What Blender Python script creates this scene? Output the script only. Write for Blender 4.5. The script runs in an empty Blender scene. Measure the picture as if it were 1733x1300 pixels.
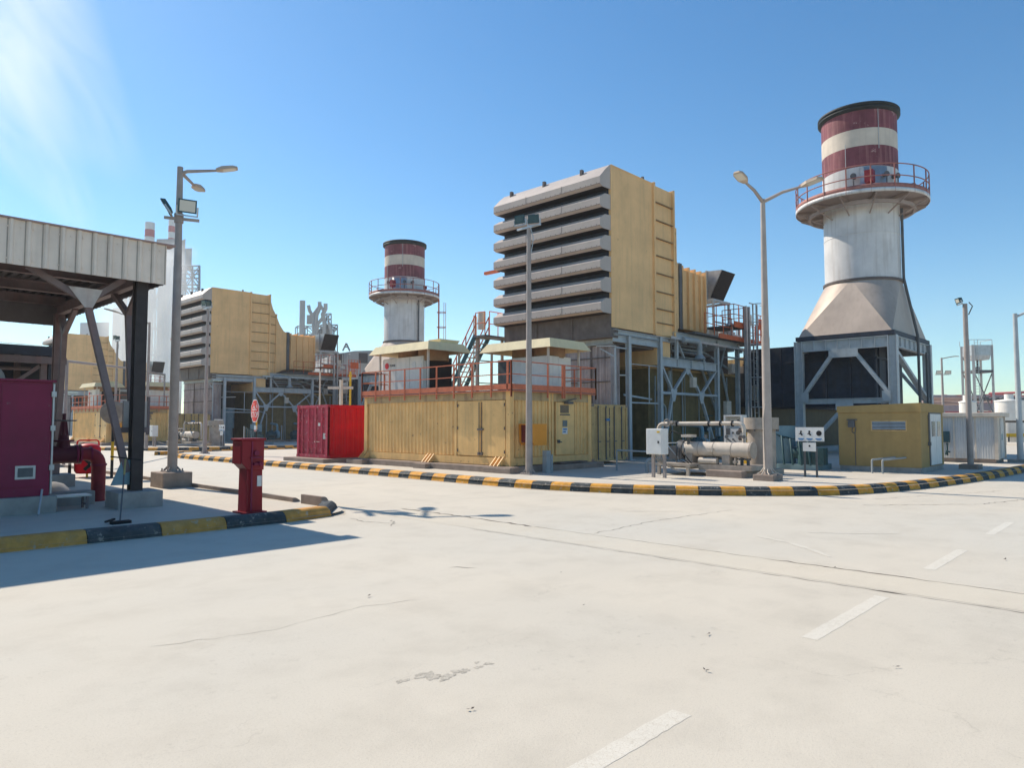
import bpy, math, random
from mathutils import Vector, Matrix
random.seed(7)
S = bpy.context.scene
COL = S.collection
R = math.radians
# ------------------------------------------------------------------ camera numbers
EYE, F, HZ, CX, CY = 1.75, 1190.0, 716.0, 866.5, 650.0
PIT = math.atan((HZ - CY) / F)
YAW = math.atan((2000 - 866.5) * math.cos(PIT) / F)

def far(px, py, d):
    """a point d metres in front of the camera position along the sight direction (used for the far background only)"""
    fw = Vector((math.cos(YAW) * math.cos(PIT), math.sin(YAW) * math.cos(PIT), math.sin(PIT)))
    rt = Vector((math.sin(YAW), -math.cos(YAW), 0)); up = rt.cross(fw)
    r = fw + rt * ((px - CX) / F) - up * ((py - CY) / F)
    return Vector((0, 0, EYE)) + r * d

# ------------------------------------------------------------------ materials
MATS = {}
def mat(name, col, rough=.6, metal=0., var=.18, scale=2.5, streak=0., scol=(.12, .07, .045), bump=0., fine=0., spec=.18, chip=0., chipc=(.4, .36, .31), chips=7.):
    if name in MATS: return MATS[name]
    m = bpy.data.materials.new(name); m.use_nodes = True
    nt = m.node_tree; N = nt.nodes; L = nt.links; b = N['Principled BSDF']
    b.inputs['Roughness'].default_value = rough; b.inputs['Metallic'].default_value = metal
    b.inputs['Specular IOR Level'].default_value = spec
    tc = N.new('ShaderNodeTexCoord')
    n1 = N.new('ShaderNodeTexNoise'); n1.inputs['Scale'].default_value = scale; n1.inputs['Detail'].default_value = 6; n1.inputs['Roughness'].default_value = .62
    L.new(tc.outputs['Object'], n1.inputs['Vector'])
    cr = N.new('ShaderNodeMapRange'); cr.inputs[1].default_value = .3; cr.inputs[2].default_value = .7
    cr.inputs[3].default_value = 1 - var; cr.inputs[4].default_value = 1 + var * .6
    L.new(n1.outputs['Fac'], cr.inputs[0])
    mx = N.new('ShaderNodeMix'); mx.data_type = 'RGBA'; mx.blend_type = 'MULTIPLY'; mx.inputs[0].default_value = 1
    mx.inputs[6].default_value = (*col, 1); L.new(cr.outputs[0], mx.inputs[7])
    out = mx.outputs[2]
    if streak > 0:
        mp = N.new('ShaderNodeMapping'); mp.inputs['Scale'].default_value = (5.5, 5.5, .35)
        L.new(tc.outputs['Object'], mp.inputs[0])
        n2 = N.new('ShaderNodeTexNoise'); n2.inputs['Scale'].default_value = 1.; n2.inputs['Detail'].default_value = 5
        L.new(mp.outputs[0], n2.inputs['Vector'])
        r2 = N.new('ShaderNodeMapRange'); r2.inputs[1].default_value = .5; r2.inputs[2].default_value = .78; r2.inputs[3].default_value = 0; r2.inputs[4].default_value = streak
        L.new(n2.outputs['Fac'], r2.inputs[0])
        m2 = N.new('ShaderNodeMix'); m2.data_type = 'RGBA'; L.new(r2.outputs[0], m2.inputs[0]); L.new(out, m2.inputs[6]); m2.inputs[7].default_value = (*scol, 1)
        out = m2.outputs[2]
    if chip > 0:
        n4 = N.new('ShaderNodeTexNoise'); n4.inputs['Scale'].default_value = chips; n4.inputs['Detail'].default_value = 8; n4.inputs['Roughness'].default_value = .72
        L.new(tc.outputs['Object'], n4.inputs['Vector'])
        r4 = N.new('ShaderNodeMapRange'); r4.inputs[1].default_value = .66-chip*.16; r4.inputs[2].default_value = .70-chip*.16; r4.inputs[4].default_value = .85; L.new(n4.outputs['Fac'], r4.inputs[0])
        m4 = N.new('ShaderNodeMix'); m4.data_type = 'RGBA'; L.new(r4.outputs[0], m4.inputs[0]); L.new(out, m4.inputs[6]); m4.inputs[7].default_value = (*chipc, 1); out = m4.outputs[2]
    L.new(out, b.inputs['Base Color'])
    rr = N.new('ShaderNodeMapRange'); rr.inputs[3].default_value = max(.05, rough - .12); rr.inputs[4].default_value = min(1, rough + .12)
    L.new(n1.outputs['Fac'], rr.inputs[0]); L.new(rr.outputs[0], b.inputs['Roughness'])
    if bump > 0:
        n3 = N.new('ShaderNodeTexNoise'); n3.inputs['Scale'].default_value = fine or 60; n3.inputs['Detail'].default_value = 3
        L.new(tc.outputs['Object'], n3.inputs['Vector'])
        bp = N.new('ShaderNodeBump'); bp.inputs['Strength'].default_value = bump; bp.inputs['Distance'].default_value = .01
        L.new(n3.outputs['Fac'], bp.inputs['Height']); L.new(bp.outputs[0], b.inputs['Normal'])
    MATS[name] = m
    return m

KHAKI   = mat('khaki cladding paint', (.84, .525, .25), .55, streak=.3, scol=(.42, .29, .16), var=.16, scale=.7, chip=.1, chipc=(.4, .25, .14), chips=3)
KHAKI2  = mat('khaki container paint', (.85, .53, .215), .5, streak=.4, scol=(.4, .27, .13), var=.18, scale=1.4, chip=.22, chipc=(.3, .16, .09), chips=5)
KHAKI3  = mat('weathered container paint', (.56, .38, .17), .6, chip=.35, chipc=(.2, .1, .06), chips=6, streak=.4, scol=(.12, .06, .03), var=.2, scale=2)
SHADEP  = mat('cream sunshade sheet', (.74, .62, .38), .5, var=.1, streak=.1, scol=(.4, .3, .18))
LOUV    = mat('dusty louver sheet', (.48, .41, .365), .5, var=.09, scale=1.3, streak=.12, scol=(.3, .24, .2))
SILL    = mat('dark primer sheet', (.15, .125, .115), .6, var=.25, streak=.3, scol=(.08, .06, .05))
STEEL   = mat('grey blue steel paint', (.45, .485, .5), .5, var=.16, streak=.2, scol=(.2, .16, .13))
STEELD  = mat('dark steel paint', (.12, .125, .13), .55, var=.25, streak=.25)
GALV    = mat('galvanised sheet', (.46, .47, .48), .42, .55, var=.2, scale=5)
KHSILL  = mat('rust stained container sill', (.5, .36, .19), .6, streak=.75, scol=(.2, .11, .08), var=.25, scale=2.5)
DARKGL  = mat('dark lamp glass', (.02, .05, .06), .15, spec=.5)
CORR    = mat('stained grey corrugated sheet', (.43, .37, .36), .55, var=.3, streak=.6, scol=(.07, .06, .06), scale=1.2)
NAVY    = mat('dark weathered cladding and recess shade', (.045, .055, .075), .6, var=.3, streak=.3, scol=(.08, .06, .05))
DARKG   = mat('dark grille', (.035, .03, .032), .7, var=.3)
BLACK   = mat('black opening', (.012, .012, .013), .8, var=.2)
ORANGE  = mat('orange rail paint', (.58, .13, .055), .55, var=.22, scale=5, streak=.3, scol=(.3, .1, .05))
DECKR   = mat('faded pink grey rail paint', (.36, .15, .125), .6, var=.25, scale=4, streak=.3, scol=(.3, .2, .18))
SALMON  = mat('faded orange rail paint', (.58, .17, .09), .6, var=.2, scale=5, streak=.25, scol=(.3, .13, .08))
YPIPE   = mat('yellow pipe paint', (.75, .48, .04), .5)
REDC    = mat('red container paint', (.56, .003, .018), .5, chip=.06, chipc=(.3, .09, .07), chips=6, var=.2, scale=2, streak=.2, scol=(.25, .02, .03))
REDD    = mat('faded pink red door paint', (.47, .04, .075), .55, chip=.45, chipc=(.55, .3, .32), chips=7, var=.3, scale=3, streak=.3, scol=(.3, .2, .2))
MAROON  = mat('maroon enclosure paint', (.22, .018, .058), .42, chip=.12, chipc=(.2, .08, .1), chips=5, var=.16, scale=1.5, streak=.15, scol=(.14, .03, .05))
REDP    = mat('red fire pipe paint', (.25, .022, .035), .5, var=.3, scale=4, streak=.2, scol=(.18, .05, .05))
REDB    = mat('dark red post paint', (.27, .012, .022), .38, var=.16, scale=3, streak=.25, scol=(.30, .09, .09))
SIGNR   = mat('signal red paint', (.72, .03, .02), .5, var=.1)
BRED    = mat('bright red cabinet paint', (.75, .015, .03), .45, var=.12)
WHITE   = mat('white paint', (.72, .71, .68), .5, var=.1, streak=.14, scol=(.45, .38, .3))
WHITE2  = mat('dusty white panel', (.80, .76, .69), .5, var=.1, streak=.22, scol=(.36, .29, .2))
CREAM   = mat('pale dusty pipe lagging', (.62, .54, .45), .6, var=.18, scale=3, streak=.15, scol=(.35, .26, .2))
BEIGE   = mat('beige equipment paint', (.40, .345, .29), .6, var=.25, scale=3, streak=.3, scol=(.2, .14, .1))
CONC    = mat('brown dusty plinth concrete', (.30, .235, .195), .85, var=.25, scale=3, bump=.3)
CONCG   = mat('grey plinth concrete', (.34, .32, .30), .85, var=.25, scale=3, bump=.3)
PIPEG   = mat('grey pipe paint', (.33, .36, .37), .5)
LAMPP   = mat('dusty lamp post paint', (.36, .31, .285), .5, var=.18, scale=3, streak=.25, scol=(.2, .13, .1))
LAMPH   = mat('beige lamp head', (.5, .4, .31), .5)
GLASS   = mat('flood lamp glass', (.62, .6, .52), .12, var=.04, spec=.6)
FLOODB  = mat('dark teal flood lamp body', (.03, .075, .09), .45)
BLUEG   = mat('blue grey drum paint', (.2, .31, .35), .5)
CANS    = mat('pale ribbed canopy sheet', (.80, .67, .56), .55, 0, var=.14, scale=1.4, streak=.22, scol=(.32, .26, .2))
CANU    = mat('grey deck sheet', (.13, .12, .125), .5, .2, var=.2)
CANB    = mat('mauve grey steel section', (.2, .155, .155), .55, var=.25, streak=.25, scol=(.3, .1, .07))
GUSS    = mat('pale gusset plate', (.5, .45, .42), .5, var=.3, streak=.3, scol=(.3, .12, .08))
STACKG  = mat('grey stack sheet', (.66, .64, .62), .45, 0, var=.2, scale=.6, streak=.45, scol=(.33, .27, .23))
STACKC  = mat('brownish cone sheet', (.46, .38, .32), .5, .1, var=.16, scale=.7, streak=.3, scol=(.3, .24, .2))
STACKM  = mat('faded maroon stack band', (.21, .068, .082), .6, var=.35, scale=.8, streak=.6, scol=(.42, .2, .19), chip=.25, chipc=(.42, .27, .25), chips=2)
STACKW  = mat('off white stack band', (.60, .52, .43), .6, var=.16, scale=.8, streak=.4, scol=(.45, .38, .33))
HATCH   = mat('pale brown deck underside', (.36, .29, .26), .6)
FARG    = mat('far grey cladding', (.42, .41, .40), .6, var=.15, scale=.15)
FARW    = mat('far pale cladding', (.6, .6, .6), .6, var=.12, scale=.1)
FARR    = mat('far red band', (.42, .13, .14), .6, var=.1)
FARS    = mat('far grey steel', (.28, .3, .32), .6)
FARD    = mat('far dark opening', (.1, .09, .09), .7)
TEAL    = mat('dark teal pump paint', (.035, .085, .095), .5, var=.3)
RUBBER  = mat('black rubber', (.02, .02, .022), .7)
YEL     = mat('yellow kerb paint', (.70, .33, .05), .75, chip=.45, chipc=(.5, .43, .35), chips=8, var=.3, scale=6, bump=.25, streak=.25, scol=(.5, .38, .2))
BLK     = mat('black kerb paint', (.055, .065, .07), .75, chip=.45, chipc=(.3, .28, .25), chips=9, var=.4, scale=6, bump=.25, streak=.3, scol=(.2, .18, .16))
YELP    = mat('yellow post paint', (.7, .42, .03), .6)
BLKP    = mat('black post paint', (.03, .032, .035), .6)
INK     = mat('black lettering', (.02, .02, .022), .6, var=.05)
INKR    = mat('red lettering', (.55, .04, .05), .6, var=.05)
INKB    = mat('blue label', (.06, .2, .42), .6, var=.05)
INKW    = mat('white lettering', (.8, .78, .74), .6, var=.05)
OCHRE   = mat('faded ochre kerb paint', (.56, .275, .07), .8, chip=.45, chipc=(.42, .35, .27), chips=8, var=.3, scale=6, bump=.25, streak=.3, scol=(.4, .3, .18))
RIBL   = mat('rust and shadow rib line', (.30, .195, .105), .6, var=.3)  # rusty brown ribs; shadow lines beneath them are painted into the colour
RIMD    = mat('soot black stack rim', (.03, .037, .04), .6, var=.3)
FANB    = mat('brown fan cylinder', (.34, .2, .11), .6, var=.2, streak=.3)
OLIVE   = mat('shade dark stained wall', (.20, .155, .075), .65, var=.25, streak=.4, scol=(.08, .06, .04))  # weathered khaki, darkened so the colour carries the shade behind the braces
OLIVED  = mat('shade dark olive wall', (.075, .068, .042), .7, var=.3, streak=.3, scol=(.03, .03, .03))  # shade on the lower hall wall is put into this colour
MIRB    = mat('dusty mirror back', (.34, .28, .24), .7, var=.3)
WOOD    = mat('pale wood handle', (.42, .33, .12), .6)
GRNC    = mat('dark glass pane', (.1, .14, .16), .15, var=.1, spec=.6)
ROADP   = mat('worn white road paint', (.74, .72, .66), .8, var=.2, scale=18)

# ------------------------------------------------------------------ mesh builder
class MB:
    def __init__(s): s.v = []; s.f = []; s.mi = []; s.sm = []; s.m = 0
    def add(s, vs, fs, smooth=False):
        o = len(s.v); s.v += [tuple(v) for v in vs]
        for f in fs: s.f.append(tuple(i + o for i in f)); s.mi.append(s.m); s.sm.append(smooth)
        return s
    def box(s, x0, x1, y0, y1, z0, z1):
        if x0 > x1: x0, x1 = x1, x0
        if y0 > y1: y0, y1 = y1, y0
        if z0 > z1: z0, z1 = z1, z0
        return s.add([(x0,y0,z0),(x1,y0,z0),(x1,y1,z0),(x0,y1,z0),(x0,y0,z1),(x1,y0,z1),(x1,y1,z1),(x0,y1,z1)],
                     [(3,2,1,0),(4,5,6,7),(0,1,5,4),(1,2,6,5),(2,3,7,6),(3,0,4,7)])
    def frame(s, p, q, up=(0,0,1)):
        p = Vector(p); q = Vector(q); d = (q - p).normalized(); u = Vector(up)
        if abs(d.dot(u)) > .97: u = Vector((1, 0, 0))
        a = d.cross(u).normalized(); b = a.cross(d).normalized()
        return p, q, d, a, b
    def bar(s, p, q, w, h, up=(0,0,1)):
        p, q, d, a, b = s.frame(p, q, up); w /= 2; h /= 2
        vs = [p-a*w-b*h, p+a*w-b*h, p+a*w+b*h, p-a*w+b*h, q-a*w-b*h, q+a*w-b*h, q+a*w+b*h, q-a*w+b*h]
        return s.add(vs, [(3,2,1,0),(4,5,6,7),(0,1,5,4),(1,2,6,5),(2,3,7,6),(3,0,4,7)])
    def ibeam(s, p, q, w, h, t=.025, up=(0,0,1)):
        p, q, d, a, b = s.frame(p, q, up)
        s.bar(p + b*(h-t)/2, q + b*(h-t)/2, w, t, up); s.bar(p - b*(h-t)/2, q - b*(h-t)/2, w, t, up)
        return s.bar(p, q, t, h - 2*t, up)
    def tube(s, p, q, r, n=12, r2=None, caps=True):
        p, q, d, a, b = s.frame(p, q); r2 = r if r2 is None else r2
        vs = []
        for c, rr in ((p, r), (q, r2)):
            for i in range(n):
                t = 2*math.pi*i/n; vs.append(c + a*math.cos(t)*rr + b*math.sin(t)*rr)
        s.add(vs, [(i, (i+1) % n, n+(i+1) % n, n+i) for i in range(n)], True)
        if caps:
            o = vs; s.add(o[:n], [tuple(range(n-1, -1, -1))]); s.add(o[n:], [tuple(range(n))])
        return s
    def path(s, pts, r, n=10, caps=True):
        pts = [Vector(p) for p in pts]; rings = []; a0 = None
        for i, p in enumerate(pts):
            d = (pts[min(i+1, len(pts)-1)] - pts[max(i-1, 0)]).normalized()
            if a0 is None:
                u = Vector((0,0,1)) if abs(d.z) < .9 else Vector((1,0,0)); a = d.cross(u).normalized()
            else: a = (a0 - d*a0.dot(d)).normalized()
            a0 = a; b = a.cross(d); rr = r[i] if isinstance(r, (list, tuple)) else r
            rings.append([p + a*math.cos(2*math.pi*k/n)*rr + b*math.sin(2*math.pi*k/n)*rr for k in range(n)])
        vs = [v for g in rings for v in g]; fs = []
        for i in range(len(pts)-1):
            for k in range(n): fs.append((i*n+k, (i+1)*n+k, (i+1)*n+(k+1) % n, i*n+(k+1) % n))
        s.add(vs, fs, True)
        if caps: s.add(rings[0], [tuple(range(n))]); s.add(rings[-1], [tuple(range(n-1, -1, -1))])
        return s
    def bend(s, pts, r, n=10, rad=.25, k=5):
        """pipe through corner points with rounded elbows"""
        P = [Vector(p) for p in pts]; out = [P[0]]
        for i in range(1, len(P)-1):
            a = (P[i-1]-P[i]); b = (P[i+1]-P[i]); ra = min(rad, a.length*.49, b.length*.49)
            A = P[i] + a.normalized()*ra; B = P[i] + b.normalized()*ra
            for j in range(k+1):
                t = j/k; out.append(A*(1-t)**2 + P[i]*2*t*(1-t) + B*t*t)
        out.append(P[-1]); return s.path(out, r, n)
    def lathe(s, c, prof, n=40, a0=0, a1=2*math.pi):
        cx, cy = c[0], c[1]; full = abs(a1-a0-2*math.pi) < 1e-6; m = n if full else n+1
        vs = []
        for r, z in prof:
            for i in range(m):
                t = a0+(a1-a0)*i/n; vs.append((cx+r*math.cos(t), cy+r*math.sin(t), z))
        fs = []
        for j in range(len(prof)-1):
            for i in range(n):
                k = (i+1) % m; fs.append((j*m+i, j*m+k, (j+1)*m+k, (j+1)*m+i))
        return s.add(vs, fs, True)
    def ring(s, c, r0, r1, z0, z1, n=40, a0=0, a1=2*math.pi):
        return s.lathe(c, [(r0, z0), (r1, z0)], n, a0, a1).lathe(c, [(r1, z0), (r1, z1)], n, a0, a1).lathe(c, [(r1, z1), (r0, z1)], n, a0, a1).lathe(c, [(r0, z1), (r0, z0)], n, a0, a1)
    def prism(s, poly, ax, a, b):
        """poly of 2-D points in the other two axes, extruded along ax from a to b"""
        def p3(p, t): return {'x': (t, p[0], p[1]), 'y': (p[0], t, p[1]), 'z': (p[0], p[1], t)}[ax]
        n = len(poly); area = sum(poly[i][0]*poly[(i+1) % n][1]-poly[(i+1) % n][0]*poly[i][1] for i in range(n))
        if (area < 0) != (ax == 'y'): poly = poly[::-1]
        if b < a: a, b = b, a
        vs = [p3(p, a) for p in poly] + [p3(p, b) for p in poly]
        return s.add(vs, [tuple(range(n-1, -1, -1)), tuple(range(n, 2*n))] + [(i, (i+1) % n, n+(i+1) % n, n+i) for i in range(n)])
    def loft(s, rings, caps=True, smooth=False):
        n = len(rings[0]); vs = [p for r in rings for p in r]; fs = []
        for j in range(len(rings)-1):
            for i in range(n): k = (i+1) % n; fs.append((j*n+i, j*n+k, (j+1)*n+k, (j+1)*n+i))
        s.add(vs, fs, smooth)
        if caps: s.add(rings[0], [tuple(range(n-1, -1, -1))]); s.add(rings[-1], [tuple(range(n))])
        return s
    def corr(s, ax, u0, u1, c, z0, z1, pitch=.28, depth=.035, out=-1, duty=.5, thick=.04):
        """ribbed sheet wall: runs along ax ('x' or 'y') from u0 to u1 at the other coordinate c, facing out (-1 or +1)"""
        pts = []; u = u0; w = pitch*duty; t = pitch*.12
        while u < u1 - 1e-6:
            for du, d in ((0, 0), (pitch-w-t, 0), (pitch-w, depth), (pitch-t, depth)):
                if u+du < u1: pts.append((u+du, d))
            u += pitch
        pts.append((u1, 0))
        vs = []
        for zz in (z0, z1):
            for (a, d) in pts:
                q = c + out*d; vs.append((a, q, zz) if ax == 'x' else (q, a, zz))
        n = len(pts); flip = (ax == 'x') == (out < 0)
        for i in range(n-1):
            f = (i, i+1, n+i+1, n+i); s.add([vs[j] for j in (f if flip else f[::-1])], [(0, 1, 2, 3)])
        lo, hi = sorted((c - out*.003, c - out*thick))
        if ax == 'x': s.box(u0, u1, lo, hi, z0, z1)
        else: s.box(lo, hi, u0, u1, z0, z1)
        return s

WORLD = {}
def _obj(name, mb, mats, origin):
    me = bpy.data.meshes.new(name)
    o = Vector(origin)
    me.from_pydata([tuple(Vector(v)-o) for v in mb.v], [], mb.f)
    for m in (mats if isinstance(mats, (list, tuple)) else [mats]): me.materials.append(m)
    me.polygons.foreach_set('material_index', mb.mi); me.polygons.foreach_set('use_smooth', mb.sm)
    me.update()
    ob = bpy.data.objects.new(name, me); COL.objects.link(ob); return ob
def props(o, label=None, cat=None, group=None, kind=None):
    if label: o['label'] = label
    if cat: o['category'] = cat
    if group: o['group'] = group
    if kind: o['kind'] = kind
    return o
def thing(name, label, cat, loc, group=None):
    o = bpy.data.objects.new(name, None); COL.objects.link(o); o.location = loc; o.empty_display_size = .3
    WORLD[o] = Vector(loc); return props(o, label, cat, group)
def part(parent, name, mb, mats, label=None, bevel=0):
    ob = _obj(name, mb, mats, WORLD[parent]); ob.parent = parent; WORLD[ob] = WORLD[parent]
    if label: ob['label'] = label
    if bevel: bev(ob, bevel)
    return ob
def bev(ob, w):
    m = ob.modifiers.new('edge', 'BEVEL'); m.width = w; m.segments = 2; m.limit_method = 'ANGLE'; m.angle_limit = R(40)
def solo(name, label, cat, mb, mats, loc, group=None, bevel=0):
    ob = _obj(name, mb, mats, loc); ob.location = loc; WORLD[ob] = Vector(loc)
    if bevel: bev(ob, bevel)
    return props(ob, label, cat, group)
def struct(name, mb, mats, kind='structure', label=None):
    ob = _obj(name, mb, mats, (0, 0, 0)); ob['kind'] = kind
    if label: ob['label'] = label
    return ob
def kids(o): return [c for c in list(bpy.data.objects) if c.parent == o]
CH = {}
def copy_tree(o, off=None, label=None, parent=None, skip=()):
    c = o.copy(); COL.objects.link(c)
    if parent is not None: c.parent = parent
    if off is not None: c.location = Vector(o.location) + Vector(off)
    if label: c['label'] = label
    for k in kids(o):
        if k.name.split('.')[0] not in skip: copy_tree(k, parent=c)
    return c
def text(body, size, m, origin, xdir, parent, name='lettering', align='CENTER', depth=.004, updir=(0,0,1)):
    """lettering as real mesh; xdir = reading direction, upright along updir"""
    cu = bpy.data.curves.new('txt', 'FONT'); cu.body = body; cu.size = size; cu.align_x = align; cu.align_y = 'CENTER'; cu.extrude = depth; cu.resolution_u = 2
    tmp = bpy.data.objects.new('txt', cu); COL.objects.link(tmp)
    dg = bpy.context.evaluated_depsgraph_get(); me = bpy.data.meshes.new_from_object(tmp.evaluated_get(dg)); bpy.data.objects.remove(tmp)
    x = Vector(xdir).normalized(); z = Vector(updir); n = x.cross(z).normalized()
    M = Matrix((( x.x, z.x, n.x), (x.y, z.y, n.y), (x.z, z.z, n.z)))
    base = WORLD[parent]
    for v in me.vertices: v.co = M @ v.co + Vector(origin) - base
    me.materials.clear(); me.materials.append(m)
    ob = bpy.data.objects.new(name, me); COL.objects.link(ob); ob.parent = parent; WORLD[ob] = base
    return ob
# ================================================================== THE PLANT UNIT (built once, copied along the row)
UNIT = []   # (root, label of the copy in the second unit, label in the third unit or None)
def reg(o, l2=None, l3=None): UNIT.append((o, l2, l3)); return o
K = .13     # pavement level

# ---------------- air intake house
XH, YR, YL = 24.6, 17.5, 23.9
ih = reg(thing('air_intake_house', 'largest khaki air intake house with seven grey louver hoods, beside the tall lamp post', 'intake house', (XH, YR, 5.5), 'air intake houses'),
         'mid-sized khaki intake house with grey louver hoods, behind the left lamp post', 'farthest khaki intake house, half hidden behind the canopy columns')
m = MB().box(XH, 28.0, YR, YL, 5.86, 12.9); m.box(28.0, 29.7, YR+.03, YL, 5.86, 12.9)
part(ih, 'filter_box', m, KHAKI)
m = MB()
for x in (27.95, 29.68):
    m.box(x-.06, x+.06, YR-.1, YR+.03, 5.82, 12.98); m.box(x-.05, x+.05, YR-.1, YL+.05, 12.9, 12.99)
m.box(XH, 27.9, YR-.02, YR+.03, 12.9, 12.95)
part(ih, 'stiffener_rib', m, KHAKI)
for z in (12.1, 11.25, 10.4, 9.57, 8.74, 7.88, 7.07, 6.42): part(ih, 'panel_rib', MB().box(28.02, 29.62, YR-.07, YR+.025, z-.018, z+.018), RIBL)
m = MB(); m.box(28.25, 29.45, YR+.08, 23.2, 4.45, 5.86); part(ih, 'lower_hopper', m, KHAKI)
# transition and ribbed duct
def rect(x, y0, y1, z0, z1): return [(x, y0, z0), (x, y1, z0), (x, y1, z1), (x, y0, z1)]
st = [(29.7, 17.53, 23.9, 5.9, 12.88), (29.85, 17.6, 23.85, 5.95, 12.35), (30.1, 17.72, 23.7, 6.05, 11.8), (30.5, 17.9, 23.5, 6.15, 11.3), (31.0, 18.13, 23.3, 6.3, 10.5), (31.5, 18.36, 23.1, 6.5, 10.02), (32.2, 18.6, 22.9, 6.65, 9.78)]
m = MB().loft([rect(*s) for s in st]); part(ih, 'transition_panel', m, KHAKI)
m = MB(); s = st[3]; m.box(s[0]-.05, s[0]+.05, s[1]-.1, s[2]+.1, s[3], s[4]+.1)
part(ih, 'transition_rib', m, KHAKI)
for z in (11.1, 10.4, 9.57, 8.74, 7.88, 7.07): part(ih, 'panel_rib', MB().bar((29.76, 17.52, z), (30.42, 17.84, z), .12, .036), RIBL)
m = MB(); m.box(32.2, 34.75, 18.6, 22.9, 6.65, 9.75); part(ih, 'intake_duct', m, KHAKI)
m = MB()
for x in (32.3, 32.95, 33.58, 34.2, 34.72): m.box(x-.045, x+.045, 18.46, 23.04, 6.6, 9.92)
part(ih, 'duct_flange', m, KHAKI)
m = MB(); m.box(31.85, 32.12, 18.42, 23.1, 6.55, 9.98); part(ih, 'expansion_joint', m, STEELD)
# louver hoods
for i in range(7):
    zb = 11.86 - .905*i; x = XH
    prof = [(x, zb), (x-.6, zb), (x-.77, zb+.07), (x-.77, zb+.39), (x-.40, zb+.63), (x, zb+.66)]
    if i == 0: prof[-2:] = [(x-.36, zb+.8), (x-.05, zb+1.06), (x, zb+1.06)]
    m = MB().prism(prof, 'y', YR+.02, YL)
    m.m = 1
    for k in range(22):                                            # rivets along the lip
        y = YR + .2 + k*(YL-YR-.4)/21; m.box(x-.782, x-.77, y-.015, y+.015, zb+.11, zb+.14)
    for k in (1, 2): y = YR + (YL-YR)*k/3; m.box(x-.776, x-.77, y-.01, y+.01, zb+.1, zb+.42)
    m.box(x-.778, x-.76, YR+.02, YL, zb+.07, zb+.09)
    m.m = 2; m.box(x-.58, x-.04, YR+.06, YL-.04, zb-.006, zb+.002); m.m = 0  # dark sheet for the screened hood opening, inner shade in its colour
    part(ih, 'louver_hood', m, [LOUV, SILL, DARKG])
m = MB(); m.box(XH-.03, XH-.004, YR+.12, YL-.02, 6.43, 12.8); part(ih, 'intake_face', m, NAVY)  # dark backing sheet: recess shade between the hoods painted on
m = MB(); m.box(XH-.05, XH+.5, YR+.03, YL-.03, 5.42, 6.43)
for k in (1, 2): y = YR + (YL-YR)*k/3; m.box(XH-.09, XH-.05, y-.05, y+.05, 5.42, 6.43)
m.box(XH-.09, XH-.05, YR+.03, YL-.03, 5.42, 5.48); part(ih, 'sill_panel', m, SILL)
m = MB()
for y in (18.9, 21.1, 23.2): m.box(XH-.3, XH-.15, y-.06, y+.06, 12.7, 12.98)
m.box(27.2, 27.3, YR+.05, YR+.15, 12.9, 13.1)
part(ih, 'lifting_lug', m, SILL)
m = MB(); m.box(24.15, 24.3, 23.9, 24.9, 9.12, 9.26); part(ih, 'lifting_beam', m, ORANGE)

# ---------------- grey steel frame that carries it
sf = reg(thing('steel_support_frame', 'grey blue steel frame with cross braces under the largest khaki intake house', 'steel frame', (25.8, YR, K), 'steel frames under the intake houses'),
         'grey blue braced steel frame behind the stop sign', 'grey steel frame below the farthest intake house')
def col(x, y, z1, w=.19):
    m = MB().ibeam((x, y, K), (x, y, z1), w, .2, .03, (0, 1, 0)); m.box(x-.2, x+.2, y-.2, y+.2, K, K+.04); part(sf, 'column', m, STEEL)
for x, y, z in ((25.82, 17.5, 5.55), (28.4, 17.5, 5.75), (33.95, 17.5, 6.05), (36.3, 17.5, 6.0), (25.82, 23.6, 5.5), (28.4, 23.6, 5.75), (33.95, 23.0, 6.0)): col(x, y, z)
m = MB(); m.ibeam((24.75, 17.58, 5.4), (28.3, 17.58, 5.4), .2, .3); m.ibeam((24.75, 17.56, 5.68), (29.6, 17.56, 5.68), .22, .2); part(sf, 'beam', m, STEEL)
m = MB().ibeam((24.98, 17.75, 5.32), (24.98, 23.8, 5.32), .2, .3); part(sf, 'beam', m, STEEL)
m = MB().ibeam((28.5, 17.5, 4.62), (33.85, 17.5, 4.62), .22, .42, .035)
for x in (29.9, 31.2, 32.5): m.box(x-.02, x+.02, 17.4, 17.6, 4.43, 4.81)
part(sf, 'beam', m, STEEL)
m = MB().ibeam((29.6, 17.5, 5.98), (36.3, 17.5, 5.98), .2, .26); m.ibeam((33.95, 17.6, 5.7), (33.95, 22.9, 5.7), .2, .3); part(sf, 'beam', m, STEEL)
m = MB().tube((28.5, 17.5, 3.15), (33.85, 17.5, 3.15), .07, 10); part(sf, 'tie_pipe', m, STEEL)
for a, b in (((28.5, 4.45), (29.45, 3.25)), ((30.85, 4.4), (29.55, 3.25)), ((30.9, 4.4), (32.1, 3.2)), ((33.8, 4.45), (32.25, 3.2)), ((29.45, 3.05), (28.6, .3)), ((32.2, 3.05), (33.75, .3))):
    m = MB().bar((a[0], 17.5, a[1]), (b[0], 17.5, b[1]), .1, .13, (0, 1, 0)); part(sf, 'brace', m, STEEL)
for x, z in ((29.5, 3.15), (32.18, 3.1)):
    m = MB().prism([(x-.3, z+.2), (x+.3, z+.2), (x+.08, z-.38), (x-.12, z-.38)], 'y', 17.42, 17.44); part(sf, 'gusset_plate', m, STEEL)
m = MB().prism([(30.6, 4.4), (31.1, 4.4), (30.95, 4.12), (30.75, 4.12)], 'y', 17.43, 17.45); part(sf, 'gusset_plate', m, STEEL)
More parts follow.
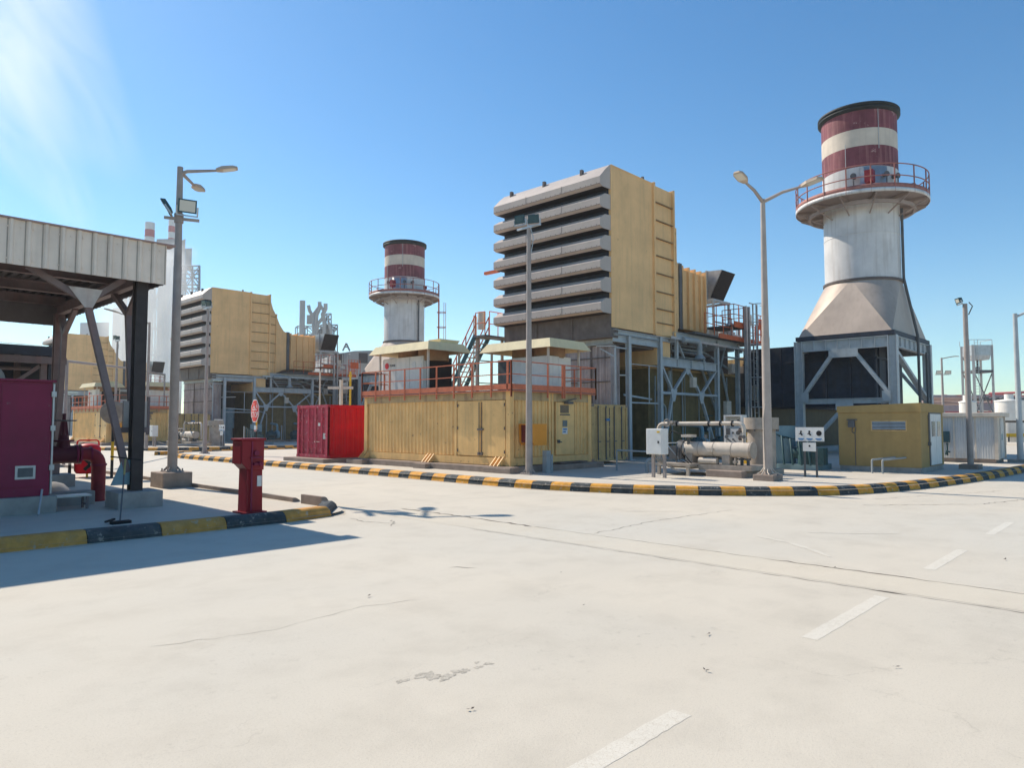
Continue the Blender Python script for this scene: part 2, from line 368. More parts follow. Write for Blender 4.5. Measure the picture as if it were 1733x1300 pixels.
m = MB().bar((29.9, 17.5, 4.85), (29.9, 17.5, 5.85), .14, .14); m.bar((29.95, 17.5, 5.7), (30.6, 17.5, 4.9), .05, .1, (0, 1, 0)); part(sf, 'post', m, STEEL)
m = MB().bar((24.85, 17.52, 4.0), (24.85, 17.52, K), .06, .06); m.bar((24.85, 17.52, 5.0), (24.85, 17.52, 4.0), .06, .06); m.bar((24.86, 17.5, 5.0), (25.75, 17.5, 5.0), .05, .05); m.bar((24.86, 18.5, 5.12), (24.86, 17.5, 5.06), .06, .06); m.bar((24.86, 18.3, 5.0), (24.86, 17.55, 4.6), .05, .05); part(sf, 'door_post', m, STEEL)

# ---------------- stained corrugated enclosure under the house
ce = reg(thing('corrugated_enclosure', 'stained grey corrugated wall enclosure under the largest khaki intake house', 'enclosure', (25.0, 20.7, K), 'corrugated enclosures'),
         'grey corrugated enclosure under the intake house behind the left lamp post', 'grey corrugated wall under the farthest intake house')
m = MB().corr('y', 17.9, 23.8, 25.05, K, 5.15, .2, .03, -1); part(ce, 'front_wall', m, CORR)
m = MB(); 
for z in (1.2, 2.35, 3.55, 4.6): m.box(24.985, 25.015, 17.9, 23.8, z-.025, z+.025)
for y in (18.9, 21.6): m.box(24.97, 25.015, y-.03, y+.03, K, 5.15)
part(ce, 'wall_girt', m, SILL)
m = MB().corr('x', 25.09, 25.72, 17.9, K, 5.15, .2, .03, -1); part(ce, 'side_wall', m, CORR)
m = MB().box(25.1, 33.8, 17.75, 23.8, 5.16, 5.24); part(ce, 'roof', m, SILL)
m = MB().box(25.1, 28.6, 21.6, 21.7, K, 5.15); m.box(25.1, 28.6, 21.5, 21.6, K, 1.1); part(ce, 'back_wall', m, NAVY)  # near-black colour paints in the shade inside the opening
m = MB().box(25.09, 25.14, 18.0, 21.6, K, 5.15); part(ce, 'inner_wall', m, NAVY)  # interior shade put into the wall colour here as well
m = MB(); m.box(25.95, 28.3, 17.55, 17.6, 2.62, 2.68); m.box(25.95, 28.3, 17.55, 17.59, 4.35, 4.38); m.box(27.55, 27.59, 17.55, 17.59, 2.68, 4.35); m.bar((26.0, 17.9, 3.0), (28.3, 17.9, 2.85), .04, .08); part(ce, 'opening_rail', m, STEEL)
m = MB().tube((25.95, 18.6, 3.9), (27.3, 18.6, 3.97), .035, 8); part(ce, 'fluorescent_tube', m, WHITE)
d = reg(solo('storage_drum', 'blue grey cylindrical drum standing in the dark opening of the nearest corrugated enclosure', 'drum', MB().tube((27.0, 19.6, K), (27.0, 19.6, 1.3), .5, 20).tube((27.0, 19.6, 1.3), (27.0, 19.6, 2.9), .62, 24).tube((27.0, 19.6, 2.9), (27.0, 19.6, 2.95), .64, 24), BLUEG, (27.0, 19.6, K), 'storage drums'),
        'blue grey drum in the dark opening behind the stop sign', None)

# ---------------- khaki auxiliary enclosure behind the braces
ae = reg(thing('auxiliary_enclosure', 'khaki auxiliary enclosure wall behind the braces of the nearest steel frame', 'enclosure', (33, 18.3, K), 'auxiliary enclosures'),
         'khaki enclosure wall behind the braces, left of the red container', 'khaki wall below the farthest duct')
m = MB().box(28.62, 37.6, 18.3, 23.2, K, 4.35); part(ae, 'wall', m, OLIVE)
m = MB().box(28.55, 37.7, 18.22, 23.3, 4.35, 4.47); part(ae, 'roof', m, KHAKI3)
m = MB().box(29.8, 38.0, 18.9, 23, 4.47, 6.55); m.box(30.2, 33.6, 18.6, 18.9, 4.47, 5.3); part(ae, 'machine_casing', m, SILL)
m = MB().bend([(29.9, 18.15, K), (29.9, 18.15, 2.6), (29.2, 18.15, 2.75)], .06); m.tube((31.6, 18.2, K), (31.6, 18.2, 4.3), .04); m.bend([(29.2, 18.1, 3.2), (30.2, 18.1, 3.2), (30.2, 18.1, 4.3)], .09); part(ae, 'drain_pipe', m, PIPEG)
gn = reg(solo('gooseneck_vent', 'grey gooseneck vent pipe turned down above the nearest cross braces', 'vent pipe', MB().bend([(30.0, 17.2, 5.75), (31.5, 17.15, 5.78), (31.5, 17.15, 5.1)], .14, 12, .35).tube((31.5, 17.15, 5.12), (31.5, 17.15, 4.9), .15, 12, .3), PIPEG, (30.0, 17.2, 5.75), 'gooseneck vents'),
         'grey gooseneck vent pipe above the braces behind the stop sign', None)

# ---------------- access platform with orange rails
ap = reg(thing('access_platform', 'raised steel walkway with orange rails behind the largest intake house', 'platform', (34, 17.4, 6.1), 'access platforms'),
         'raised walkway with orange rails above the red container', 'walkway with orange rails behind the farthest duct')
m = MB().box(30.8, 38.3, 17.0, 18.5, 6.12, 6.2); m.box(34.75, 36.4, 16.9, 18.55, 6.85, 6.93); part(ap, 'deck', m, STEELD)
m = MB().box(33.2, 38.3, 16.95, 17.0, 6.1, 6.34); m.box(34.7, 36.4, 16.85, 16.9, 6.8, 7.12); part(ap, 'toe_board', m, ORANGE)
def rail(m, pts, h=1.05, step=1.1, mid=True, r=.022):
    for a, b in zip(pts, pts[1:]):
        a = Vector(a); b = Vector(b); L = (b-a).length; n = max(1, round(L/step))
        for k in range(n+1):
            p = a + (b-a)*k/n; m.tube(p, p + Vector((0, 0, h)), r*1.1, 6)
        m.tube(a + Vector((0, 0, h)), b + Vector((0, 0, h)), r, 6)
        if mid: m.tube(a + Vector((0, 0, h*.52)), b + Vector((0, 0, h*.52)), r, 6)
    return m
m = MB(); rail(m, [(31.8, 17.0, 6.2), (34.7, 17.0, 6.2)]); rail(m, [(34.75, 18.4, 6.93), (34.75, 16.9, 6.93), (36.4, 16.9, 6.93), (36.4, 18.4, 6.93)], 1.1, .55); rail(m, [(36.8, 17.0, 6.2), (38.3, 17.0, 6.2), (38.3, 18.5, 6.2)], 1.0, .4)
part(ap, 'guard_rail', m, ORANGE)
m = MB()
for x in (34.9, 36.3): m.bar((x, 17.1, 6.2), (x, 17.1, 6.85), .1, .1)
part(ap, 'stub_column', m, STEEL)
m = MB()
for k, (x, y, z, r) in enumerate(((37.2, 18.6, 6.75, .42), (37.6, 19.5, 6.9, .5), (38.2, 18.9, 6.6, .35))): m.tube((x, y, 6.2), (x, y, z+.4), r, 14); m.tube((x-.5, y, z), (x+.5, y, z), .12, 10)
m.bend([(36.6, 18.2, 6.3), (36.6, 18.2, 7.3), (38.0, 18.2, 7.3), (38.0, 18.2, 6.3)], .09); m.box(36.7, 37.9, 18.0, 18.5, 6.3, 6.7); part(ap, 'valve_cluster', m, GALV)

# ---------------- vent hood with slanting grille
vh = reg(thing('vent_hood', 'grey vent hood with slanting dark grille right of the largest intake house', 'vent hood', (35.9, 18.6, 6.2), 'vent hoods'),
         'grey vent hood with slanting dark grille left of the farther stack', 'vent hood with dark grille between the canopy column and the left lamp post')
m = MB()
for x in (35.3, 37.1):
    for y in (18.35, 20.0): m.bar((x, y, 6.2), (x, y, 8.45), .11, .11)
m.bar((35.25, 18.35, 8.5), (37.2, 18.35, 8.5), .12, .12); m.bar((35.25, 20.0, 8.5), (37.2, 20.0, 8.5), .12, .12); m.bar((35.3, 18.3, 8.5), (35.3, 20.0, 8.5), .12, .12); m.bar((37.1, 18.3, 8.5), (37.1, 20.0, 8.5), .12, .12); m.bar((35.3, 18.35, 7.3), (37.1, 18.35, 7.3), .07, .07)
part(vh, 'stand', m, STEEL)
m = MB().prism([(18.78, 8.58), (20.0, 8.58), (20.0, 10.12), (18.8, 10.12)], 'x', 35.35, 36.95); m.box(35.3, 37.0, 18.72, 18.8, 8.56, 10.18); part(vh, 'hood_body', m, GALV)
m = MB().prism([(18.58, 8.68), (18.72, 8.6), (18.72, 10.14), (17.85, 10.1)], 'x', 35.36, 36.94); part(vh, 'hood_mouth', m, GALV)
m = MB(); a = Vector((0, 17.84, 10.1)); b = Vector((0, 18.57, 8.67)); nrm = Vector((0, -.9, -.45)).normalized()*.02
m.add([(35.4, a.y, a.z)+nrm*0 if 0 else Vector((35.4, a.y, a.z))+nrm, Vector((36.9, a.y, a.z))+nrm, Vector((36.9, b.y, b.z))+nrm, Vector((35.4, b.y, b.z))+nrm], [(0, 1, 2, 3)])
for k in range(14):
    p = a + (b-a)*(k+.5)/14 + nrm; m.bar((35.4, p.y, p.z), (36.9, p.y, p.z), .02, .05, (0, 1, .3))
part(vh, 'grille', m, DARKG)

# ---------------- caged ladder
cl = reg(thing('caged_ladder', 'tall caged ladder rising to the orange railed walkway, left of the right lamp post', 'ladder', (36.2, 16.75, K), 'caged ladders'),
         'tall caged ladder rising behind the red container', None)
m = MB(); 
for x in (35.7, 36.05): m.bar((x, 16.7, K), (x, 16.7, 8.0), .16, .12)
for x in (36.6, 37.1): m.bar((x, 16.7, K), (x, 16.7, 8.25), .06, .06)
part(cl, 'stile', m, GALV)
m = MB()
for k in range(25): z = .5+k*.3; m.tube((36.6, 16.7, z), (37.1, 16.7, z), .016, 5)
part(cl, 'rung', m, GALV)
m = MB()
for z in (2.6, 4.2, 6.0, 7.2, 8.2):
    m.path([(36.85+.42*math.cos(t), 16.7-.1-.55*math.sin(t), z) for t in [math.pi*i/10 for i in range(11)]], .025, 5); m.bar((36.0, 16.62, z), (36.5, 16.62, z), .05, .05)
for t in (.25, 1.1, 2.0, 2.9): m.tube((36.85+.42*math.cos(t), 16.6-.55*math.sin(t), 2.6), (36.85+.42*math.cos(t), 16.6-.55*math.sin(t), 8.2), .018, 5)
part(cl, 'safety_cage', m, GALV)

# ---------------- turbine hall behind
th = reg(thing('turbine_hall', 'long dark clad turbine hall between the largest intake house and the tall stack', 'hall', (46, 18, K), 'turbine halls'),
         'dark turbine hall behind the shelter with the white air conditioner', None)
m = MB().corr('x', 38.4, 60, 17.8, 2.7, 4.65, .5, .06, -1); m.box(38.4, 60, 17.86, 25, 2.7, 4.6); part(th, 'upper_cladding', m, NAVY)
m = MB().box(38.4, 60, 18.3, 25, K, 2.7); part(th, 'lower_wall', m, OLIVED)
m = MB()
for k in range(20):
    x = 38.6+k*1.05; m.tube((x, 18.2, 4.68), (x+1.05, 18.2, 4.68), .05, 6); m.tube((x, 18.2, 4.68), (x+random.uniform(.3, .7), 18.3, 4.66), random.uniform(.06, .16), 7)
part(th, 'roof_pipework', m, BEIGE)
m = MB(); m.box(39.5, 44, 18.6, 22, 4.6, 5.1); m.bar((40, 18.5, 5.1), (44, 18.5, 5.3), .1, .2); part(th, 'roof_duct', m, BEIGE)
m = MB().box(41.6, 46.5, 19.6, 23, 4.65, 5.75); m.box(43.2, 45.2, 19.4, 21, 5.75, 6.0); part(th, 'roof_house', m, KHAKI3)
m = MB(); rail(m, [(46.2, 18.5, 4.65), (48.5, 18.5, 4.65), (48.5, 20, 4.65)], 1.3, .8); part(th, 'roof_rail', m, GALV)
rc = reg(thing('rooftop_condenser', 'orange framed condenser with grey fins on the dark hall roof, behind the right lamp post', 'condenser', (47.4, 20, 4.65), 'rooftop condensers'), None, None)
m = MB().box(46.5, 48.4, 19.9, 21, 4.65, 6.55); part(rc, 'casing', m, BEIGE)
m = MB()
for k in range(13): z = 4.9+k*.125; m.box(47.3, 48.35, 19.86, 19.9, z, z+.06)
part(rc, 'fin', m, DARKG)
m = MB()
for x in (46.5, 47.2): m.box(x-.07, x+.07, 19.78, 19.9, 4.65, 6.6)
m.box(46.4, 47.3, 19.75, 19.9, 4.65, 4.85); part(rc, 'frame', m, ORANGE)

# ---------------- pipework, trays and pumps round the frame
pk = reg(thing('pipework', 'tangle of grey pipes and cable trays under the orange railed walkway, nearest unit', 'pipework', (33, 17.8, 4.5), 'pipework under the walkways'),
         'tangle of pipes and cable trays under the walkway above the red container', None)
m = MB(); rg = random.Random(5)
for k in range(7): z = 4.65+k*.2; y = 17.9+.12*(k % 3); m.bend([(28.9+rg.uniform(0, 2), y, z), (33+rg.uniform(0, 3), y, z), (33.2+rg.uniform(0, 4), y, z-rg.uniform(.4, 3))], rg.uniform(.03, .09), 7, .15)
for k in range(6): x = 28.8+k*1.5+rg.uniform(-.3, .3); m.tube((x, 18.1, K), (x, 18.1, rg.uniform(3.5, 5.9)), rg.uniform(.02, .05), 6)
part(pk, 'pipe', m, PIPEG)
m = MB(); m.box(29.0, 38.2, 17.25, 17.55, 5.72, 5.76); m.box(29.0, 38.2, 17.24, 17.26, 5.72, 5.84); m.box(34.5, 38.2, 17.1, 17.4, 5.2, 5.24)
for k in range(9): x = 29.3+k; m.box(x, x+.04, 17.2, 17.6, 5.55, 5.72)
part(pk, 'cable_tray', m, GALV)
for x, y, z, w, h in ((31.2, 17.35, 3.5, .35, .5), (34.6, 17.3, 2.2, .5, .7), (35.0, 17.2, 4.4, .4, .5), (37.3, 17.0, 3.0, .5, .8)): part(pk, 'junction_box', MB().box(x, x+w, y, y+.2, z, z+h), CREAM if x < 35 else BEIGE)
part(pk, 'valve', MB().tube((33.0, 17.7, 1.5), (33.6, 17.7, 1.5), .22, 12).tube((33.3, 17.7, 1.5), (33.3, 17.7, 2.1), .06, 8).tube((33.3, 17.7, 2.1), (33.3, 17.7, 2.14), .25, 14), TEAL)
ogt = reg(thing('railing_gate', 'small orange gate and white box at the head of the caged ladder, nearest unit', 'gate', (36.5, 16.85, 6.2), 'ladder head gates'), 'small orange gate at the ladder head behind the red container', None)
m = MB(); rail(m, [(37.3, 16.75, 6.2), (38.6, 16.75, 6.2)], 1.5, .35); m.box(37.4, 38.4, 16.74, 16.76, 6.9, 7.5); part(ogt, 'gate_rail', m, ORANGE)
part(ogt, 'lamp_box', MB().box(36.15, 36.45, 16.7, 16.9, 7.0, 7.6).bar((36.3, 16.8, 6.2), (36.3, 16.8, 7.0), .05, .05), CREAM)
for x, l1_, l2_ in ((29.4, 'dark teal pump set at the foot of the nearest cross braces, left one', 'dark teal pump set between the stop sign and the red container, left one'), (31.6, 'dark teal pump set at the foot of the nearest cross braces, right one', 'dark teal pump set close to the pink doors of the red container')):
    t = reg(thing('pump_set', l1_, 'pump', (x, 16.2, K), 'teal pump sets'), l2_, None)
    part(t, 'base', MB().box(x-.6, x+.9, 15.8, 16.7, K, .32), CONC)
    part(t, 'motor', MB().tube((x-.4, 16.2, .75), (x+.3, 16.2, .75), .26, 16).box(x-.35, x+.25, 16.05, 16.35, .32, .6).box(x-.2, x+.1, 16.1, 16.3, .95, 1.12), TEAL)
    part(t, 'casing', MB().tube((x+.35, 16.2, .75), (x+.6, 16.2, .75), .34, 16).bend([(x+.5, 16.2, .9), (x+.5, 16.2, 1.6), (x+.5, 17.3, 1.7)], .09, 8, .2), BLUEG)
    part(t, 'gauge_post', MB().bar((x+.8, 16.0, .3), (x+.8, 16.0, 1.5), .05, .05).tube((x+.76, 16.0, 1.45), (x+.8, 16.0, 1.45), .09, 12), STEEL)

# ---------------- exhaust stack
SX, SY = 40.3, 12.2
ST = reg(thing('exhaust_stack', 'tallest grey exhaust stack with maroon and white bands, on a teal steel frame', 'exhaust stack', (SX, SY, K), 'banded exhaust stacks'),
         'smaller looking banded exhaust stack behind the white air conditioner', None)
c = (SX, SY); r0 = 1.86
m = MB().lathe(c, [(r0, 9.2), (r0, 15.1)], 56)
for z in (11.6, 13.3): m.lathe(c, [(r0, z), (r0+.015, z+.01), (r0+.015, z+.05), (r0, z+.06)], 56)
part(ST, 'shaft', m, STACKG)
for z0, z1, mm in ((15.1, 16.2, STACKM), (16.2, 17.12, STACKW), (17.12, 18.15, STACKM)):
    part(ST, 'painted_band', MB().lathe(c, [(r0+.003, z0), (r0+.003, z1)], 56), mm)
m = MB().lathe(c, [(r0, 18.1), (r0+.06, 18.14), (r0+.17, 18.2), (r0+.17, 18.26), (r0+.05, 18.26), (r0+.05, 18.33), (r0+.17, 18.34), (r0+.17, 18.46), (r0-.1, 18.46), (r0-.12, 17.2)], 56); part(ST, 'rim', m, RIMD)
m = MB().tube((SX-1.3, SY-1.37, 16.0), (SX-1.3, SY-1.37, 18.1), .016, 5); m.tube((SX-1.88, SY+.1, 13.5), (SX-1.88, SY+.1, 16.4), .016, 5); part(ST, 'lightning_strip', m, STEEL)
# square to round cone
XA, XB, YA, YB = 37.1, 43.4, 9.95, 14.45
n = 48; rb = []; rt_ = []; cx, cy = (XA+XB)/2, (YA+YB)/2
def sq(t):
    c_, s_ = math.cos(t), math.sin(t); k = 1/max(abs(c_), abs(s_)); return (cx + c_*k*(XB-XA)/2, cy + s_*k*(YB-YA)/2)
ang = [math.pi/4 + 2*math.pi*i/n for i in range(n)]
rings = []
for f in (0, .25, .5, .75, 1):
    rings.append([(sq(t)[0]*(1-f) + (SX+r0*math.cos(t))*f, sq(t)[1]*(1-f) + (SY+r0*math.sin(t))*f, 6.22+(9.2-6.22)*f) for t in ang])
mc = MB(); C4 = [(XA, YA), (XB, YA), (XB, YB), (XA, YB)]; A4 = [math.pi*1.25, math.pi*1.75, math.pi*.25, math.pi*.75]
def onc(t): return (SX + r0*math.cos(t), SY + r0*math.sin(t), 9.2)
for k in range(4):                                                   # conical corners and flat triangles between them
    a_ = A4[k]; P = (*C4[k], 6.22); arc = [onc(a_ - math.pi/4 + math.pi/2*i/12) for i in range(13)]
    mc.add([P] + arc, [(0, i+2, i+1) for i in range(12)], True)
    mc.add([P, (*C4[(k+1) % 4], 6.22), onc(a_ + math.pi/4)], [(0, 1, 2)])
part(ST, 'transition_cone', mc, STACKC)
m = MB().ring(c, r0, r0+.1, 9.14, 9.26, 48); part(ST, 'flange', m, SILL)
# frame under the cone
m = MB().box(XA-.12, XB+.12, YA-.12, YA+.1, 6.02, 6.24); m.box(XA-.12, XA+.1, YA+.1, YB+.12, 6.02, 6.24); m.box(XB-.1, XB+.12, YA+.1, YB+.12, 6.02, 6.24); m.box(XA+.1, XB-.1, YB-.1, YB+.12, 6.02, 6.24); part(ST, 'seal_band', m, NAVY)
m = MB().box(XA+.1, XB-.1, YA+.1, YB-.1, 5.9, 6.03); part(ST, 'underside', m, SILL)
for (x, y) in ((XA, YA), (XA, YB), (XB, YA), (XB, YB)):
    m = MB().ibeam((x, y, K), (x, y, 6.0), .3, .42, .04, (0, 1, 0)); part(ST, 'column', m, STEEL)
def girder(p, q, st):
    m = MB().ibeam(p, q, .24, .55, .035); p = Vector(p); q = Vector(q); d = (q-p)
    for k in range(1, st): 
        w = p + d*k/st; m.bar(w - Vector((0, 0, .25)), w + Vector((0, 0, .25)), .03 if abs(d.x) > abs(d.y) else .22, .22 if abs(d.x) > abs(d.y) else .03, (0, 1, 0))
    part(ST, 'girder', m, STEEL)
girder((XA, YA+.2, 5.72), (XA, YB-.2, 5.72), 7); girder((XA+.2, YA, 5.72), (XB-.2, YA, 5.72), 7); girder((XB, YA+.2, 5.72), (XB, YB-.2, 5.72), 7); girder((XA+.2, YB, 5.72), (XB-.2, YB, 5.72), 7)
ym = (YA+YB)/2
for a, b in (((XA, YA+.2, 3.15), (XA, ym-.45, 5.4)), ((XA, YB-.2, 3.15), (XA, ym+.45, 5.4)), ((XA, ym, 2.6), (XA, YB-.25, .4)), ((XA, ym, 2.6), (XA, YA+.25, .4)), ((XB, YA+.2, 3.0), (XB, ym-.3, 5.4)), ((XB, YB-.2, 3.0), (XB, ym+.3, 5.4)), ((XA+.25, YA, 5.3), (XB-.3, YA, 3.0))):
    part(ST, 'brace', MB().bar(a, b, .16, .24, (1, 0, 0) if a[0] == b[0] else (0, 1, 0)), STEEL)
part(ST, 'tie_beam', MB().ibeam((XA, YA+.2, 2.85), (XA, YB-.2, 2.85), .2, .26, .03), STEEL)
for y0, y1, z0, z1 in ((ym-.7, ym+.7, 5.05, 5.46), (ym-.42, ym+.42, 2.4, 2.9), (YA+.12, YA+.5, 2.8, 3.3), (YB-.5, YB-.12, 2.8, 3.3)):
    part(ST, 'gusset_plate', MB().box(XA-.15, XA-.13, y0, y1, z0, z1), STEEL)
m = MB().box(XA+1.0, XB-.6, YA+1.1, 18.0, 2.6, 5.9)
for k in range(6): y = YA+1.1+k*1.2; m.box(XA+.9, XA+1.0, y-.06, y+.06, 2.6, 5.85)
for x in (38.6, 40.0, 41.4): m.box(x-.06, x+.06, YA+1.02, YA+1.1, 2.6, 5.85)
m.box(XA+.92, XB-.5, YA+1.0, 18, 5.0, 5.1); part(ST, 'exhaust_duct', m, NAVY)
m = MB().path([(SX+.1, SY-1.98, 13.0), (SX+.1, SY-1.98, 9.3), (SX+.5, YA-.2, 6.25), (SX+.5, YA-.22, K)], .07, 8); m.tube((SX+1.9, YA-.25, K), (SX+1.9, YA-.25, 5.5), .06, 8); part(ST, 'conduit', m, STEELD)
# platform
rp = 3.24
m = MB().ring(c, r0, rp, 13.36, 13.48, 56); part(ST, 'platform_deck', m, HATCH)
m = MB().lathe(c, [(rp, 13.3), (rp+.03, 13.3), (rp+.03, 13.5), (rp, 13.5)], 56); part(ST, 'deck_edge', m, STACKG)
m = MB().lathe(c, [(rp-.02, 13.5), (rp, 13.5), (rp, 13.72), (rp-.02, 13.72)], 56); part(ST, 'toe_board', m, DECKR)
m = MB().ring(c, 2.5, 2.62, 12.92, 13.1, 48)
for k in range(12): 
    t = 2*math.pi*k/12; e = Vector((math.cos(t), math.sin(t), 0)); o = Vector((SX, SY, 0))
    m.bar(o + e*(rp-.05) + Vector((0, 0, 13.28)), o + e*r0 + Vector((0, 0, 13.28)), .05, .14); m.bar(o + e*(rp-.1) + Vector((0, 0, 13.22)), o + e*r0 + Vector((0, 0, 12.6)), .04, .06)
part(ST, 'deck_bracket', m, HATCH)
m = MB()
for h in (.6, 1.2): m.path([(SX+rp*math.cos(2*math.pi*i/48), SY+rp*math.sin(2*math.pi*i/48), 13.5+h) for i in range(49)], .03, 5)
for k in range(18): t = 2*math.pi*k/18+.1; m.tube((SX+rp*math.cos(t), SY+rp*math.sin(t), 13.3), (SX+rp*math.cos(t), SY+rp*math.sin(t), 14.7), .035, 5)
part(ST, 'guard_rail', m, DECKR)
for t, w, h in ((3.62, .2, .62), (4.9, .12, .3)): m = MB(); m.box(SX+2.5*math.cos(t)-w, SX+2.5*math.cos(t)+w, SY+2.5*math.sin(t)-w, SY+2.5*math.sin(t)+w, 14.0, 14.0+h); m.box(SX+2.5*math.cos(t)-.03, SX+2.5*math.cos(t)+.03, SY+2.5*math.sin(t)-.03, SY+2.5*math.sin(t)+.03, 13.48, 14.0); part(ST, 'control_box', m, REDP)
for t in (3.3, 4.05, 4.4):
    m = MB(); e = Vector((math.cos(t), math.sin(t), 0)); p = Vector((SX, SY, 14.55)); m.tube(p + e*r0, p + e*(r0+.3), .1, 12); m.tube(p + e*(r0+.3), p + e*(r0+.34), .15, 14); m.bar(p + e*(r0+.3) - Vector((0, 0, 1)), p + e*(r0+.3), .05, .05)
    part(ST, 'sampling_port', m, STEELD)
m = MB().lathe(c, [(r0+.08, 13.5), (r0+.08, 15.05), (r0, 15.06)], 16, 3.45, 4.15); part(ST, 'access_panel', m, GALV)
# ---------------- equipment shelter (two joined containers) and what stands on it
SXm, SYm = 16.54, 15.82
es = reg(thing('equipment_shelter', 'long khaki ribbed equipment shelter with orange roof railing, nearest to the kerb', 'shelter', (SXm, SYm, .33), 'equipment shelters'),
         'khaki ribbed shelter with orange railing seen between the canopy column and left lamp post', None)
X0, X1, Y0, Y1, Z0, Z1 = 16.54, 20.86, 15.82, 23.95, .33, 2.79
m = MB().box(X0+.09, X1-.06, Y0+.09, Y1-.06, Z0+.12, Z1-.03); part(es, 'body', m, KHAKI2)
m = MB().corr('y', 18.55, 23.75, X0+.06, 0.62, 2.52, .21, .03, -1, .45); part(es, 'ribbed_side', m, KHAKI2)
m = MB().corr('x', 16.85, 18.45, Y0+.06, .62, 2.5, .2, .04, -1, .45); part(es, 'ribbed_end', m, KHAKI2); part(es, 'ribbed_end', MB().corr('x', 19.98, 20.7, Y0+.06, .62, 2.5, .2, .04, -1, .45), KHAKI2)
m = MB()
m.box(X0-.01, X0+.12, Y0+.16, Y1-.16, 2.52, Z1); m.box(X0+.16, X1-.16, Y0-.01, Y0+.12, 2.5, Z1); part(es, 'top_sill', m, KHSILL)
m = MB(); m.box(X0-.01, X0+.12, Y0+.16, Y1-.16, Z0+.02, .6); m.box(X0+.16, X1-.16, Y0-.01, Y0+.12, Z0+.02, .6)
part(es, 'bottom_sill', m, KHAKI2)
for x, y in ((X0, Y0), (X1-.16, Y0), (X0, Y1-.16), (X1-.16, Y1-.16)): part(es, 'corner_post', MB().box(x-.015, x+.175, y-.015, y+.175, Z0, Z1+.005), KHAKI2)
m = MB(); m.box(18.46, 18.56, Y0-.015, Y0+.1, Z0+.02, Z1); m.box(18.56, 18.62, Y0+.02, Y0+.06, Z0+.02, Z1); m.box(18.62, 18.72, Y0-.015, Y0+.1, Z0+.02, Z1); part(es, 'joint_post', m, KHAKI2)
part(es, 'door_post', MB().box(X0-.01, X0+.1, 18.4, 18.5, .6, 2.52), KHAKI2)
for a, b in ((16.04, 17.17), (17.2, 18.36)):
    dr = part(es, 'door', MB().box(X0-.0, X0+.05, a, b, .64, 2.5), KHAKI2)
    m = MB()
    for z in (.8, 1.57, 2.35): yy = a+.02 if a < 17 else b-.02; m.tube((X0-.015, yy, z-.05), (X0-.015, yy, z+.05), .02, 6)
    yy = 17.13 if a < 17 else 17.26
    m.tube((X0-.02, yy, .7), (X0-.02, yy, 2.45), .013, 5); m.box(X0-.06, X0, yy-.09, yy+.05, 1.5, 1.56); m.box(X0-.04, X0, yy-.05, yy+.05, .66, .76)
    part(dr, 'latch_rod', m, SILL)
md = part(es, 'personnel_door', MB().box(18.86, 19.88, Y0+.0, Y0+.05, .64, 2.48), KHAKI2)
m = MB()
for k in range(8): m.box(19.1+k*.06, 19.13+k*.06, Y0-.015, Y0, 2.1, 2.38)
m.box(19.08, 19.6, Y0-.03, Y0, 2.02, 2.06); part(md, 'vent_slot', m, STEELD)
m = MB().box(19.22, 19.47, Y0-.012, Y0, 1.62, 1.84); part(md, 'window', m, GRNC)
m = MB().box(19.2, 19.48, Y0-.012, Y0, 1.36, 1.58); part(md, 'notice', m, WHITE)
m = MB(); m.box(19.24, 19.44, Y0-.02, Y0-.012, 1.5, 1.55); m.box(19.24, 19.38, Y0-.02, Y0-.012, 1.41, 1.46); part(md, 'notice_print', m, INKB)
m = MB().box(18.92, 19.02, Y0-.06, Y0, 1.05, 1.16); m.bar((18.97, Y0-.06, 1.1), (19.1, Y0-.06, 1.08), .03, .03); part(md, 'handle', m, STEELD)
m = MB().bar((19.25, Y0-.1, 2.5), (19.85, Y0-.12, 2.62), .06, .03); m.box(19.3, 19.6, Y0-.2, Y0, 2.42, 2.5); part(es, 'door_light', m, STEELD)
m = MB().box(18.7, 20.2, Y0-.35, Y0, .36, .4); part(es, 'door_step', m, SILL)
for yy in (16.1, 19.6, 23.6):
    for k in range(3):
        m = MB(); y = yy+k*.17; m.add([(X0-.01, y, .64), (X0-.01, y, .35), (X0-.3, y, .35), (X0-.01, y+.035, .64), (X0-.01, y+.035, .35), (X0-.3, y+.035, .35)], [(0, 1, 2), (3, 5, 4), (0, 2, 5, 3), (1, 4, 5, 2), (0, 3, 4, 1)]); part(es, 'base_gusset', m, KHAKI2)
m = MB(); rx0, ry0, rx1, ry1 = X0-.15, Y0-.2, X1+.05, Y1
for a, b in (((rx0, ry1), (rx0, ry0)), ((rx0, ry0), (rx1, ry0)), ((rx1, ry0), (rx1, ry0+3)), ((rx0, ry1), (rx0+2.2, ry1))):
    a = Vector((*a, 2.82)); b = Vector((*b, 2.82)); L = (b-a).length; nn = max(2, round(L/.98))
    for k in range(nn+1):
        p = a + (b-a)*k/nn; m.bar(p - Vector((0, 0, .22)), p + Vector((0, 0, .95)), .045, .045)
    m.bar(a + Vector((0, 0, .95)), b + Vector((0, 0, .95)), .035, .035); m.bar(a + Vector((0, 0, .52)), b + Vector((0, 0, .52)), .03, .03); m.bar(a - Vector((0, 0, .03)), b - Vector((0, 0, .03)), .04, .03)
m.bar((19.0, ry0, 2.6), (19.0, ry0, 3.77), .07, .07); m.bar((rx0+.02, ry0+.18, 2.8), (rx0+.02, ry0+.18, 3.77), .06, .06)
part(es, 'guard_rail', m, SALMON)
m = MB().box(rx0-.01, rx0+.01, ry0, ry1, 2.84, 3.02); m.box(rx0, rx1, ry0-.01, ry0+.01, 2.84, 3.02); part(es, 'toe_board', m, SALMON)
